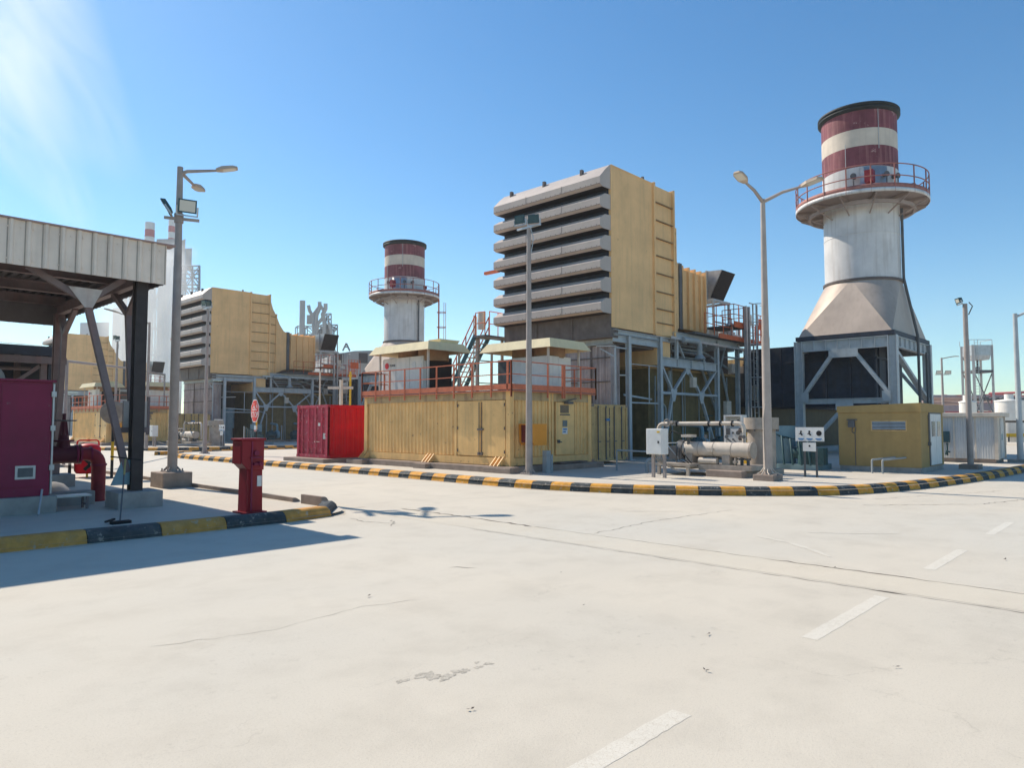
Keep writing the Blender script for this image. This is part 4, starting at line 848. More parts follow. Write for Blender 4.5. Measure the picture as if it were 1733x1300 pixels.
# left double arm lamp post
BX, BY = 7.43, 19.6
lp = thing('street_lamp', 'tall lamp post with two lamp heads and two floodlights, left of the road', 'lamp post', (BX, BY, .45))
part(lp, 'pole', MB().tube((BX, BY, .45), (BX, BY, 6.0), .125, 16, .105).tube((BX, BY, 6.0), (BX, BY, 8.75), .1, 16, .075), LAMPP)
m = MB().box(BX-.22, BX+.22, BY-.22, BY+.22, .45, .48)
for a in range(4): t = math.pi/4+a*math.pi/2; m.bar((BX+.1*math.cos(t), BY+.1*math.sin(t), .6), (BX+.22*math.cos(t), BY+.22*math.sin(t), .48), .02, .05); m.tube((BX+.27*math.cos(t), BY+.27*math.sin(t), .45), (BX+.27*math.cos(t), BY+.27*math.sin(t), .54), .02, 6)
part(lp, 'base_plate', m, LAMPP)
for tip, z in (((8.72, 18.9), 8.88), ((8.5, 20.75), 8.6)):
    p = Vector((BX, BY, 8.55)); q = Vector((*tip, z)); arm = q - p; k = .62
    part(lp, 'arm', MB().path([p, p + arm*.12 + Vector((0, 0, .06)), p + arm*k], [.06, .05, .035], 8), LAMPP)
    lamp_head(lp, p + arm*k, arm, L=arm.length*(1-k))
m = MB().bar((BX-.35, BY+.1, 7.3), (BX+.45, BY-.25, 7.3), .07, .07); m.tube((BX, BY, 7.2), (BX, BY, 7.45), .12, 12); part(lp, 'crossbar', m, LAMPP)
flood(lp, (BX+.1, BY-.3, 7.62), (-.25, -.93, -.2), .46, .36); flood(lp, (BX-.32, BY+.05, 7.58), (-.7, .35, -.5), .48, .38)
solo('lamp_footing', 'brown concrete block under the left lamp post', 'footing', MB().box(BX-.4, BX+.36, BY-.45, BY+.42, 0, .45), CONC, (BX, BY, .05), bevel=.02)
# right double arm lamp post
RX, RY = 19.46, 8.52
rl = thing('street_lamp', 'plain lamp post with two splayed arms between the largest intake house and the tall stack', 'lamp post', (RX, RY, K))
part(rl, 'pole', MB().tube((RX, RY, K), (RX, RY, 4.2), .13, 16, .11).tube((RX, RY, 4.2), (RX, RY, 8.2), .1, 16, .065), mat('pale dusty lamp post paint', (.42, .36, .32), .5, var=.16, streak=.25, scol=(.25, .18, .14)))
m = MB().box(RX-.35, RX+.3, RY-.3, RY+.3, K-.02, .3)
part(rl, 'footing', m, CONC, bevel=.02)
m = MB()
for k in range(9): t = k*.7; m.path([(RX+.1*math.cos(t), RY+.1*math.sin(t), .5), (RX+.2*math.cos(t), RY+.2*math.sin(t), .36), (RX+.34*math.cos(t+.2), RY+.3*math.sin(t+.2), .31)], .016, 5)
m.path([(RX-.14, RY+.02, .35), (RX-.13, RY+.05, 1.2), (RX-.12, RY+.06, 1.9), (RX-.11, RY, 2.3)], .012, 5)
part(rl, 'cable', m, CREAM)
for tip in ((18.05, 8.6, 8.62), (19.5, 6.9, 8.42)):
    p = Vector((RX, RY, 8.12)); q = Vector(tip); arm = q-p
    part(rl, 'arm', MB().path([p, p+arm*.35+Vector((0, 0, .06)), p+arm*.68], [.055, .045, .035], 8), LAMPP); lamp_head(rl, p+arm*.68, arm, L=arm.length*.36)
# slim floodlight poles
def slim(x, y, h, label, fl, base=K, rot=0):
    t = thing('floodlight_pole', label, 'floodlight pole', (x, y, base), 'slim floodlight poles')
    part(t, 'pole', MB().tube((x, y, base), (x, y, h-.25), .115, 14, .065), LAMPP)
    m = MB().box(x-.2, x+.2, y-.2, y+.2, base-.02, base+.05)
    for a in range(4): tt = math.pi/4+a*math.pi/2; m.bar((x+.09*math.cos(tt), y+.09*math.sin(tt), base+.18), (x+.19*math.cos(tt), y+.19*math.sin(tt), base+.05), .02, .05)
    part(t, 'base_plate', m, LAMPP)
    part(t, 'crossbar', MB().bar((x, y+.5, h-.22), (x, y-.5, h-.22), .06, .06), GALV)
    for s_ in (-1, 1): flood(t, (x-.1*fl, y+s_*.3, h+.02+.05*s_), (-.85*fl, -.25+.1*s_, -.1), .36, .27, gl=DARKGL)
    m = MB().path([(x-.02, y-.1, h-.25), (x+.05, y-.16, h-.6), (x+.0, y-.09, h-1.1)], .015, 5); part(t, 'cable', m, GALV)
    return t
slim(16.5, 14.95, 8.25, 'slim floodlight pole in front of the ribbed shelter and largest intake house', 1)
slim(15.8, 37.4, 8.1, 'slim floodlight pole behind the red post, before the mid-sized intake house', 1)
slim(17.3, 56.5, 8.0, 'slim floodlight pole seen between the canopy columns', 1)
# single arm lamp beyond the left lamp post
t = thing('street_lamp', 'thin single arm lamp just left of the mid-sized louver hoods', 'lamp post', (16.2, 47.0, K))
part(t, 'pole', MB().tube((16.2, 47.0, K), (16.2, 47.0, 8.1), .11, 12, .07), LAMPP)
part(t, 'arm', MB().path([(16.2, 47, 8.0), (15.6, 47.3, 8.3), (14.7, 47.8, 8.6)], [.05, .04, .035], 8), LAMPP); lamp_head(t, (14.7, 47.8, 8.6), (-1, .5, .3), L=.9)

# red call post on the left island
hx, hy = 6.3, 12.9; G0 = .05
hp = thing('fire_call_post', 'dark red steel fire equipment post near the corner of the left kerb', 'fire post', (hx, hy, G0))
m = MB().loft([[(hx-.13, hy-.17, G0), (hx+.2, hy-.17, G0), (hx+.2, hy+.17, G0), (hx-.13, hy+.17, G0)], [(hx-.12, hy-.16, .95), (hx+.19, hy-.16, .95), (hx+.19, hy+.16, .95), (hx-.12, hy+.16, .95)]]); part(hp, 'pedestal', m, REDB, bevel=.01)
m = MB().prism([(hx+.2, .86), (hx-.1, .86), (hx-.24, 1.0), (hx-.24, 1.42), (hx+.2, 1.42)], 'y', hy-.2, hy+.2); hb = part(hp, 'housing', m, REDB, bevel=.012)
m = MB().box(hx-.27, hx+.23, hy-.22, hy+.22, 1.42, 1.46); part(hp, 'lid', m, REDB, bevel=.01)
m = MB().box(hx-.255, hx-.24, hy-.17, hy+.17, .98, 1.33); part(hp, 'door', m, REDB, bevel=.004)
m = MB(); m.tube((hx+.03, hy-.21, 1.18), (hx+.03, hy-.25, 1.18), .05, 12); m.box(hx-.08, hx+.15, hy-.24, hy-.2, 1.08, 1.11); m.tube((hx+.1, hy-.2, .98), (hx+.1, hy-.3, .98), .04, 12); m.box(hx-.02, hx+.16, hy-.26, hy-.2, .95, 1.0); m.box(hx-.06, hx-.03, hy-.215, hy-.2, .1, 1.4); part(hp, 'coupling', m, GALV if 0 else MAROON)
m = MB().box(hx+.08, hx+.17, hy-.176, hy-.168, .55, .75); part(hp, 'notice', m, WHITE)
part(hp, 'base_plate', MB().box(hx-.2, hx+.26, hy-.23, hy+.23, G0-.01, G0+.03), REDB)

# stop sign
sx, sy = 16.45, 33.0
ss = thing('stop_sign', 'red octagonal stop sign in Arabic and English behind the red post', 'road sign', (sx, sy, K))
m = MB(); 
for k in range(4):
    z0 = K+.65*k; m.m = k % 2; m.tube((sx, sy, z0), (sx, sy, z0+.65), .04, 10)
part(ss, 'post', m, [YELP, BLKP])
fc = Vector((sx-.05, sy, 2.34)); n_ = Vector((-.62, -.78, 0)).normalized(); n_ = Vector((-.99, .13, 0)).normalized()
xd = n_.cross(Vector((0, 0, 1))).normalized() * -1
def octo(r, off): return [fc + n_*off + xd*r*math.cos(math.pi/8+k*math.pi/4) + Vector((0, 0, r*math.sin(math.pi/8+k*math.pi/4))) for k in range(8)]
fc = fc + n_*.03
part(ss, 'plate', MB().loft([octo(.6, 0), octo(.6, .012)]), INKW); part(ss, 'face', MB().loft([octo(.555, .013), octo(.555, .017)]), SIGNR)
o_ = fc + n_*.02
text('STOP', .40, INKW, o_ - Vector((0, 0, .2)), xd, ss)
tx = None
try:
    tx = text('\u0642\u0641', .42, INKW, o_ + Vector((0, 0, .22)), xd, ss)
    if len(tx.data.vertices) < 12: bpy.data.objects.remove(tx); tx = None
except Exception: tx = None
part(ss, 'divider', MB().bar(o_ - xd*.3 + Vector((0, 0, .05)), o_ + xd*.3 + Vector((0, 0, .05)), .03, .006, n_), INKW)
# small plate under it
part(ss, 'sub_plate', MB().loft([[o_+xd*a+Vector((0, 0, b)) for a, b in ((-.02, -1.0), (.3, -1.0), (.3, -.72), (-.02, -.72))], [o_+n_*.01+xd*a+Vector((0, 0, b)) for a, b in ((-.02, -1.0), (.3, -1.0), (.3, -.72), (-.02, -.72))]]), WHITE)
part(ss, 'sub_plate_mark', MB().loft([[o_+n_*.012+xd*a+Vector((0, 0, b)) for a, b in ((.0, -.99), (.28, -.99), (.28, -.93), (.0, -.93))], [o_+n_*.016+xd*a+Vector((0, 0, b)) for a, b in ((.0, -.99), (.28, -.99), (.28, -.93), (.0, -.93))]]), INKR)

# khaki hut
hu = thing('control_hut', 'small khaki hut with louvre vent and white double door, in front of the tall stack', 'hut', (25.45, 6.09, K))
x0, x1, y0, y1 = 25.45, 28.4, 6.09, 8.62
part(hu, 'wall', MB().box(x0, x1, y0, y1, .3, 2.1), mat('khaki hut render', (.38, .26, .105), .75, var=.12, streak=.2, scol=(.2, .15, .07), bump=.1), bevel=.01)
part(hu, 'roof', MB().loft([[(x0-.03, y0-.03, 2.1), (x1+.03, y0-.03, 2.1), (x1+.03, y1+.03, 2.1), (x0-.03, y1+.03, 2.1)], [(x0-.03, y0-.03, 2.4), (x1+.03, y0-.03, 2.38), (x1+.03, y1+.03, 2.3), (x0-.03, y1+.03, 2.32)]]), MATS['khaki hut render'])
part(hu, 'base_course', MB().box(x0+.02, x1-.02, y0+.02, y1-.02, K-.03, .3), CONCG)
m = MB().box(x0-.012, x0+.02, 6.510, 7.539, 1.48, 1.52); m.box(x0-.012, x0+.02, 6.510, 7.539, 1.8, 1.84); m.box(x0-.012, x0+.02, 6.479, 6.521, 1.48, 1.84); m.box(x0-.012, x0+.02, 7.529, 7.571, 1.48, 1.84); v_ = part(hu, 'louvre_vent', m, KHAKI3)
part(v_, 'vent_opening', MB().box(x0-.004, x0+.01, 6.510, 7.539, 1.52, 1.8), BLACK)
m = MB()
for k in range(6): z = 1.54+k*.046; m.prism([(x0-.015, z), (x0-.012, z+.004), (x0-.002, z+.03), (x0-.004, z+.026)], 'y', 6.510, 7.539)
part(v_, 'slat', m, STEEL)
m = MB().box(x0-.09, x0, 8.064, 8.274, 1.6, 1.83); m.box(x0-.02, x0, 8.001, 8.337, 1.84, 1.88); part(hu, 'wall_lamp', m, STEELD)
m = MB().bend([(x0-.02, 8.148, 1.6), (x0-.03, 8.169, 1.42), (x0-.03, 8.064, 1.4), (x0-.02, 8.043, 1.6)], .012, 5, .06); m.tube((x0-.012, 8.075, .3), (x0-.012, 8.075, 1.45), .012, 5); part(hu, 'cable', m, STEELD)
for a, b in ((26.565, 27.247), (27.279, 27.951)):
    d_ = part(hu, 'door', MB().box(a, b, y0-.035, y0+.02, .35, 2.05), WHITE); part(d_, 'window', MB().box(a+.12, b-.1, y0-.045, y0-.035, 1.3, 1.8), GRNC)
m = MB().box(26.460, 28.056, y0-.02, y0+.02, .33, 2.12); part(hu, 'door_frame', m, STEELD)
m = MB().bar((26.355, y0-.03, 2.02), (26.355, y0-.03, 1.1), .03, .03); m.box(26.303, 26.407, y0-.08, y0, 1.0, 1.12); part(hu, 'conduit', m, STEELD)
m = MB()
for y in (7.402, 7.088): m.bend([(x0-.01, y-.55, .62), (x0-.9, y-.1 , .56), (x0-.9, y-.1, K)], .03, 8, .05)
pr_ = thing('pipe_bend', 'pair of low grey pipe bends leaving the khaki hut wall', 'pipe', (x0-.4, 7.245, K)); part(pr_, 'pipe', m, PIPEG)
# white hut
wh = thing('insulated_hut', 'low white ribbed hut with overhanging roof, right of the khaki hut', 'hut', (33.75, 5.35, K))
x0, x1, y0, y1 = 33.75, 35.45, 5.35, 9.2
WR = mat('dusty white ribbed cladding', (.56, .56, .55), .5, var=.12, streak=.25, scol=(.4, .34, .27))
m = MB().corr('y', y0+.1, y1, x0, .3, 2.0, .09, .012, -1); m.box(x0+.02, x1, y0+.02, y1, .3, 2.0); part(wh, 'wall', m, WR)
for y in (y0+.75, y0+1.5, y0+2.3): part(wh, 'panel_joint', MB().box(x0-.025, x0+.01, y-.03, y+.03, .28, 2.0), CREAM)
part(wh, 'corner_trim', MB().box(x0-.03, x0+.35, y0-.02, y0+.05, .28, 2.0).box(x0-.03, x0+.01, y0+.05, y0+.1, .28, 2.0), CREAM); part(wh, 'corner_trim', MB().box(x1-.1, x1+.01, y0-.02, y0+.05, .28, 2.0), CREAM)
part(wh, 'roof', MB().box(x0-.15, x1+.15, y0-.15, y1+.1, 2.0, 2.17), CREAM, bevel=.02)
d_ = part(wh, 'door', MB().box(x0+.65, x0+1.3, y0-.015, y0+.03, .35, 1.92), WR); part(d_, 'notice', MB().box(x0+.75, x0+1.0, y0-.022, y0-.015, 1.05, 1.3), BLUEG)
part(wh, 'base_course', MB().box(x0+.05, x1-.05, y0+.08, y1, K-.03, .3), CONC)
m = MB().box(x0-.12, x0-.02, 7.0, 7.22, .95, 1.4); m.tube((x0-.05, 7.1, .9), (x0-.05, 7.1, .4), .03, 6); m.path([(x0-.1, 7.15, .45), (x0-.2, 7.1, .6), (x0-.1, 7.0, .55)], .04, 6); part(wh, 'socket_box', m, FLOODB)
# poles at right
t = thing('floodlight_pole', 'thin pole with a small dark floodlight on top, before the white hut', 'floodlight pole', (29.2, 5.45, K))
x, y = 29.2, 5.45
part(t, 'pole', MB().tube((x, y, .3), (x, y, 6.0), .1, 14, .075), LAMPP); part(t, 'footing', MB().box(x-.35, x+.35, y-.3, y+.3, K-.03, .3), CONC, bevel=.02)
m = MB().path([(x, y-.1, 5.6), (x+.05, y-.22, 5.9), (x, y-.12, 6.05)], .02, 5); part(t, 'cable', m, STEELD)
flood(t, (x-.1, y+.18, 6.12), (-.5, .7, -.3), .3, .2)
t = thing('street_lamp', 'dark lamp pole with an arm at the right edge of the yard', 'lamp post', (35.5, 4.86, K)); x, y = 35.5, 4.86
part(t, 'pole', MB().tube((x, y, .2), (x, y, 6.3), .12, 14, .08), STEEL); part(t, 'footing', MB().box(x-.4, x+.4, y-.4, y+.4, K-.03, .25), CONCG)
part(t, 'arm', MB().path([(x, y, 6.15), (x+.1, y-.3, 6.3), (x+.3, y-1.0, 6.45)], .05, 8), STEEL); lamp_head(t, (x+.3, y-1.0, 6.45), (.3, -1, .1), STEELD)

# ---------------------------------------------------------------- left island
cp = thing('shelter_canopy', 'grey sheet metal canopy on braced steel columns at the left', 'canopy', (5.25, 15.6, G0))
cx_, cy_ = 5.15, 15.45
FX, FY, BYc = 5.5, 15.1, 22.2
m = MB().corr('x', -9, FX, FY, 4.6, 5.42, .27, .04, -1, .26, .012)
for k in range(70):
    x = FX-.13-k*.2; 
    for z in (4.7, 5.28): m.box(x-.012, x+.012, FY-.02, FY-.0, z-.012, z+.012)
m.m = 1
for k in range(54): x = -9+k*.27; m.box(x+.155, x+.168, FY-.01, FY-.002, 4.6, 5.42)
part(cp, 'front_fascia', m, [CANS, BEIGE])
part(cp, 'flashing', MB().box(-9, FX+.16, FY-.06, FY+.3, 5.42, 5.45), mat('pinkish flashing sheet', (.36, .25, .23), .5))
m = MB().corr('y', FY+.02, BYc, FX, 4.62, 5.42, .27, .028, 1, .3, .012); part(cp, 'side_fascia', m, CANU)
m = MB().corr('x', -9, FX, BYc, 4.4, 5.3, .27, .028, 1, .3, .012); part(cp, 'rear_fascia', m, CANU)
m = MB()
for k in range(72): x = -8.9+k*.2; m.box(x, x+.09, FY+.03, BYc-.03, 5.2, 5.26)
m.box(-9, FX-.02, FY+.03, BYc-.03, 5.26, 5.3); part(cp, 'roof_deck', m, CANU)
for y in (15.6, 17.7, 19.9, 22.0): part(cp, 'roof_beam', MB().ibeam((-9, y, 5.05), (FX-.1, y, 5.05), .14, .24), CANB)
for x in (-4, -1, 2.0, 5.25): part(cp, 'roof_beam', MB().ibeam((x, FY+.1, 4.8), (x, BYc-.1, 4.8), .16, .26), CANB)
for x, y in ((5.15, 15.5), (5.25, 21.9), (-2.2, 15.5), (-2.2, 21.9)):
    part(cp, 'column', MB().ibeam((x, y, .38), (x, y, 4.7), .22, .24, .03, (0, 1, 0)), CANB if y > 20 else mat('black brown steel column', (.05, .042, .042), .5, var=.3))
    part(cp, 'footing', MB().box(x-.42, x+.42, y-.38, y+.42, 0, .38), CONCG, bevel=.02)
def strut(base, node, arms, gus):
    base = Vector(base); node = Vector(node); part(cp, 'strut', MB().bar(base, node, .12, .12), CANB)
    for e in arms: part(cp, 'brace', MB().bar(node, e, .11, .11), CANB)
strut((5.0, 15.55, .75), (4.2, 15.6, 4.15), [(3.2, 15.6, 4.7), (4.85, 15.6, 4.68)], True)
strut((5.2, 15.75, .75), (5.25, 16.5, 4.1), [(5.25, 15.75, 4.7), (5.25, 17.5, 4.68)], True)
strut((5.25, 21.7, .75), (5.25, 21.35, 4.1), [(5.25, 20.4, 4.68), (5.25, 21.85, 4.68)], True)
part(cp, 'gusset_plate', MB().prism([(3.85, 4.4), (4.45, 4.4), (4.28, 4.02), (4.14, 4.02)], 'y', 15.5, 15.52), GUSS)
part(cp, 'gusset_plate', MB().prism([(4.7, .5), (5.05, .5), (5.05, 1.0), (4.9, 1.0)], 'y', 15.5, 15.52), BLUEG)
part(cp, 'switch_panel', MB().box(4.95, 5.4, 15.66, 15.74, 1.62, 2.2), GUSS); part(cp, 'panel_bracket', MB().box(4.9, 5.45, 15.63, 15.66, 1.55, 1.66).bar((5.43, 15.68, 1.5), (5.43, 15.68, 2.3), .05, .05), CANB)

sh = thing('lean_to_shed', 'low dark lean-to roof behind the maroon enclosure', 'shed', (4, 24, G0))
m = MB().add([(-9, 23.6, 4.15), (5.6, 23.6, 3.95), (5.6, 28, 4.4), (-9, 28, 4.6)], [(0, 1, 2, 3)]); m.box(-9, 5.6, 23.6, 23.66, 3.68, 3.95); part(sh, 'roof', m, NAVY)
part(sh, 'beam', MB().bar((-9, 23.7, 3.66), (5.9, 23.7, 3.55), .12, .2), CANB)
m = MB().box(5.5, 5.9, 23.9, 27.5, 3.0, 4.0); m.box(-9, 5.5, 27.4, 27.5, 1.8, 4.2); part(sh, 'end_panel', m, NAVY)
for x in (5.4, .5, -5): part(sh, 'post', MB().bar((x, 24, G0), (x, 24, 3.7), .16, .16), CANB); part(sh, 'post', MB().bar((x, 27.2, G0), (x, 27.2, 4.2), .16, .16), CANB)
part(sh, 'brace', MB().bar((5.3, 24, 3.4), (4.0, 24, 2.3), .1, .1), CANB); part(sh, 'hanging_pipe', MB().tube((-4, 24.5, 3.1), (5.2, 24.5, 3.35), .05, 8), CANB)
lr = thing('pipe_bridge', 'long thin pipe bridge crossing behind the canopy columns', 'pipe bridge', (9, 50, K))
m = MB().tube((8.5, 34, 4.35), (14.2, 44, 4.9), .06, 8); m.tube((14.2, 44, 4.9), (20.5, 56, 5.4), .06, 8); part(lr, 'pipe', m, LAMPP)
for x, y in ((8.5, 34), (20.5, 56)): part(lr, 'post', MB().tube((x, y, 0), (x, y, 5.4 if x > 10 else 4.4), .06, 8), LAMPP)

# maroon pump enclosure
me = thing('pump_enclosure', 'maroon sheet metal pump enclosure on a concrete plinth under the canopy', 'enclosure', (2.5, 15.7, .37))
m = MB().box(2.85, 3.7, 15.7, 17.3, .37, 2.53); m.box(.2, 2.83, 15.72, 17.3, .37, 2.53); part(me, 'panel', m, MAROON, bevel=.012)
m = MB().box(2.9, 3.66, 15.68, 15.7, .55, 2.48); part(me, 'door', m, MAROON, bevel=.004)
m = MB().box(3.14, 3.46, 15.67, 15.685, .7, .95); v_ = part(me, 'vent', m, GALV); part(v_, 'vent_mesh', MB().box(3.18, 3.42, 15.66, 15.67, .74, .91), STEELD)
m = MB()
for z in (.9, 1.65, 2.3): m.box(3.68, 3.76, 15.66, 15.72, z-.05, z+.05)
m.box(3.71, 3.74, 15.7, 15.74, .4, 2.5); part(me, 'hinge_bar', m, GALV)
part(me, 'roof', MB().box(.15, 3.75, 15.65, 17.35, 2.53, 2.57), MAROON)
part(me, 'plinth', MB().box(.1, 3.8, 15.55, 17.5, 0, .37), CONCG, bevel=.015)
m = MB().bend([(1.0, 16.4, 2.72), (2.9, 16.4, 2.72), (2.95, 16.4, 2.5)], .14, 14, .3); m.tube((2.2, 16.4, 2.72), (2.24, 16.4, 2.72), .17, 14); part(me, 'exhaust_pipe', m, BEIGE)
part(me, 'prop_bar', MB().tube((3.45, 15.3, .06), (3.55, 15.55, .5), .02, 6), GALV)
# fire main with valve
fp = thing('fire_main_valve', 'red fire water pipe with elbow and gate valve beside the maroon enclosure', 'pipe valve', (4.97, 17.2, G0))
m = MB().bend([(3.6, 17.2, 1.08), (4.97, 17.2, 1.08), (4.97, 17.2, G0)], .14, 18, .28, 8); part(fp, 'pipe', m, REDP)
m = MB()
for x in (3.95, 4.02, 4.5, 4.57, 4.78): m.tube((x, 17.2, 1.08), (x+.04, 17.2, 1.08), .21 if x < 4.7 else .155, 18)
m.tube((4.97, 17.2, .82), (4.97, 17.2, .86), .16, 18); part(fp, 'flange', m, MAROON)
vb = part(fp, 'valve_body', MB().tube((4.05, 17.2, 1.08), (4.5, 17.2, 1.08), .19, 16).tube((4.28, 17.2, 1.1), (4.28, 17.2, 1.5), .17, 14, .08).tube((4.28, 17.2, 1.35), (4.28, 17.2, 1.39), .2, 14).tube((4.28, 17.2, 1.5), (4.28, 17.2, 1.95), .035, 8).bar((4.2, 17.2, 1.4), (4.25, 17.2, 1.78), .03, .05).bar((4.36, 17.2, 1.4), (4.31, 17.2, 1.78), .03, .05), mat('dark maroon valve casting', (.10, .02, .035), .5, var=.3))
m = MB().path([(4.28+.22*math.cos(t), 17.2+.22*math.sin(t), 1.8) for t in [2*math.pi*i/24 for i in range(25)]], .016, 6)
for k in range(3): t = k*math.pi/3; m.bar((4.28-.22*math.cos(t), 17.2-.22*math.sin(t), 1.8), (4.28+.22*math.cos(t), 17.2+.22*math.sin(t), 1.8), .02, .02)
part(vb, 'handwheel', m, STEELD)
m = MB().bar((4.0, 17.2, G0), (4.0, 17.2, .9), .14, .14); part(fp, 'pipe_stand', m, STEELD)
solo('plinth_block', 'low grey concrete block behind the small metal bench', 'plinth', MB().box(3.85, 4.75, 16.6, 17.0, 0, .33), CONCG, (4.3, 16.8, G0), bevel=.02)
solo('rag_heap', 'dark grey rag heap on the ground behind the red fire pipe', 'rag heap', MB().loft([[(4.6+rr*.42*math.cos(t)*(1+.2*math.sin(3*t)), 19.3+rr*.5*math.sin(t), z) for t in [2*math.pi*i/14 for i in range(14)]] for rr, z in ((1, G0), (.95, .14), (.6, .3), (.2, .36))], True, True), CONCG, (4.6, 19.3, G0))
bn = thing('metal_bench', 'small low metal bench beside the maroon enclosure', 'bench', (4.05, 16.0, G0))
part(bn, 'top', MB().box(3.75, 4.45, 15.75, 16.15, .3, .33), GALV)
for x in (3.82, 4.38): part(bn, 'leg', MB().bar((x, 15.8, G0), (x, 15.8, .3), .04, .04).bar((x, 16.1, G0), (x, 16.1, .3), .04, .04).bar((x, 15.8, .14), (x, 16.1, .14), .03, .03), CANB)
# wheeled extinguisher
we = thing('fire_extinguisher_cart', 'red wheeled fire extinguisher cart with black hose behind the red pipe elbow', 'extinguisher cart', (6.7, 24.3, G0))
ex, ey = 6.9, 25.0
m = MB().lathe((ex, ey), [(0, .16), (.3, .17), (.36, .26), (.36, .95), (.3, 1.05), (.1, 1.1), (0, 1.1)], 22); part(we, 'tank', m, REDC)
m = MB(); a_ = Vector((-.27, -.96, 0)); s_ = Vector((.96, -.27, 0)); p = Vector((ex, ey, 0)) + a_*.36
m.path([p + s_*.07*math.sin(i*.9) + Vector((0, 0, .95-.055*i)) for i in range(13)], .055, 7); part(we, 'hose', m, RUBBER)
for q in (-1, 1):
    w_ = Vector((ex, ey, .25)) + s_*q*.47; part(we, 'wheel', MB().tube(w_ - s_*.04, w_ + s_*.04, .25, 18), RUBBER)
part(we, 'handle', MB().bend([Vector((ex, ey, .5))-s_*.3-a_*.3, Vector((ex, ey, 1.2))-s_*.3-a_*.4, Vector((ex, ey, 1.2))+s_*.3-a_*.4, Vector((ex, ey, .5))+s_*.3-a_*.3], .025, 6, .1), SIGNR)
part(we, 'stand_foot', MB().bar(Vector((ex, ey, .2))+a_*.25, Vector((ex, ey, .05))+a_*.32, .06, .06), YELP)
part(we, 'band', MB().lathe((ex, ey), [(.362, .62), (.362, .66)], 22), SILL)
# bright red cabinet far behind
bc = thing('hose_cabinet', 'bright red hose cabinet seen between the maroon enclosure and the fire valve', 'cabinet', (6.5, 33, G0))
part(bc, 'box', MB().box(7.0, 7.55, 33.3, 34.2, .8, 2.2), BRED, bevel=.02); part(bc, 'leg', MB().bar((7.1, 33.5, G0), (7.1, 33.5, .8), .08, .08).bar((7.4, 34, G0), (7.4, 34, .8), .08, .08), REDP)
part(bc, 'door', MB().box(6.985, 7.0, 33.35, 34.15, .85, 2.15), REDD)
# convex mirror on striped post
mr = thing('convex_mirror', 'round road mirror seen from behind on a yellow and black post', 'road mirror', (7.2, 23.6, G0)); mx_, my_ = 7.3, 24.0
m = MB()
for k in range(4): m.m = k % 2; m.tube((mx_, my_, G0+(3-k)*.56), (mx_, my_, G0+(4-k)*.56), .042, 10)
part(mr, 'post', m, [YELP, BLKP])
fw_ = Vector((-.2, -.98, 0)); c_ = Vector((mx_, my_, 2.08)) - fw_*-.06; c_ = Vector((mx_, my_, 2.08)) - fw_*.1
m = MB().tube(c_, c_ - fw_*.05, .36, 28, .36); m.tube(c_ + fw_*.05, c_, .25, 28, .36); part(mr, 'mirror_back', m, MIRB)
m = MB().bar((mx_-.02, my_-.06, 2.2), (mx_-.02, my_-.06, 1.95), .12, .03); m.bar((mx_-.12, my_-.05, 2.2), (mx_+.05, my_-.05, 2.2), .03, .06); m.bar((mx_-.12, my_-.05, 1.95), (mx_+.05, my_-.05, 1.95), .03, .06); part(mr, 'clamp', m, STEELD)
part(mr, 'base_plate', MB().box(mx_-.15, mx_+.15, my_-.1, my_+.1, G0-.01, G0+.02), STEELD)
# floor squeegee
sq_ = thing('floor_squeegee', 'black floor squeegee with a T handle leaning beside the canopy footing', 'squeegee', (4.05, 12.95, G0))
b0 = Vector((4.12, 13.05, .1)); b1 = Vector((4.72, 14.75, 1.05))
part(sq_, 'handle', MB().tube(b0, b0+(b1-b0)*.72, .014, 7), STEELD); part(sq_, 'grip', MB().tube(b0+(b1-b0)*.72, b1, .018, 7), WOOD)
part(sq_, 'blade', MB().box(3.98, 4.28, 12.98, 13.12, G0, .1), RUBBER); part(sq_, 'foot_bar', MB().bar((3.9, 13.06, .1), (4.08, 13.2, .12), .04, .03), RUBBER)
part(sq_, 'cross_handle', MB().bar(b1+Vector((-.25, .05, .06)), b1+Vector((.27, -.05, -.02)), .025, .025), RUBBER)
# ================================================================== FAR BACKGROUND (real places at real distances)
def fbox(m, px0, px1, py0, py1, d, depth):
    """box whose front covers that stretch of the horizon at distance d"""
    a = far(px0, py1, d); b = far(px1, py0, d); mid = (a+b)/2; w = (Vector((b.x, b.y, 0))-Vector((a.x, a.y, 0))); back = Vector((mid.x, mid.y, 0)).normalized()*depth
    A, B = Vector((a.x, a.y, 0)), Vector((b.x, b.y, 0)); z0 = max(0, min(a.z, b.z)); z1 = max(a.z, b.z)
    q = [A, B, B+back, A+back]; return m.loft([[Vector((p.x, p.y, z0)) for p in q], [Vector((p.x, p.y, z1)) for p in q]])
def fpt(px, py, d): return far(px, py, d)
def lattice(m, pxs, pys, d, r, depth=4):
    bk = Vector((math.cos(YAW+.45), math.sin(YAW+.45), 0))*depth
    for off in (Vector((0, 0, 0)), bk):
        for x in pxs: m.tube(fpt(x, pys[0], d)+off, fpt(x, pys[-1], d)+off, r, 5)
        for y in pys: m.tube(fpt(pxs[0], y, d)+off, fpt(pxs[-1], y, d)+off, r, 5)
        for i in range(len(pxs)-1):
            for j in range(len(pys)-1):
                a, b = (j, j+1) if (i+j) % 2 else (j+1, j); m.tube(fpt(pxs[i], pys[a], d)+off, fpt(pxs[i+1], pys[b], d)+off, r*.7, 4)
    for x in pxs:
        for y in pys: m.tube(fpt(x, y, d), fpt(x, y, d)+bk, r*.8, 4)
    return m
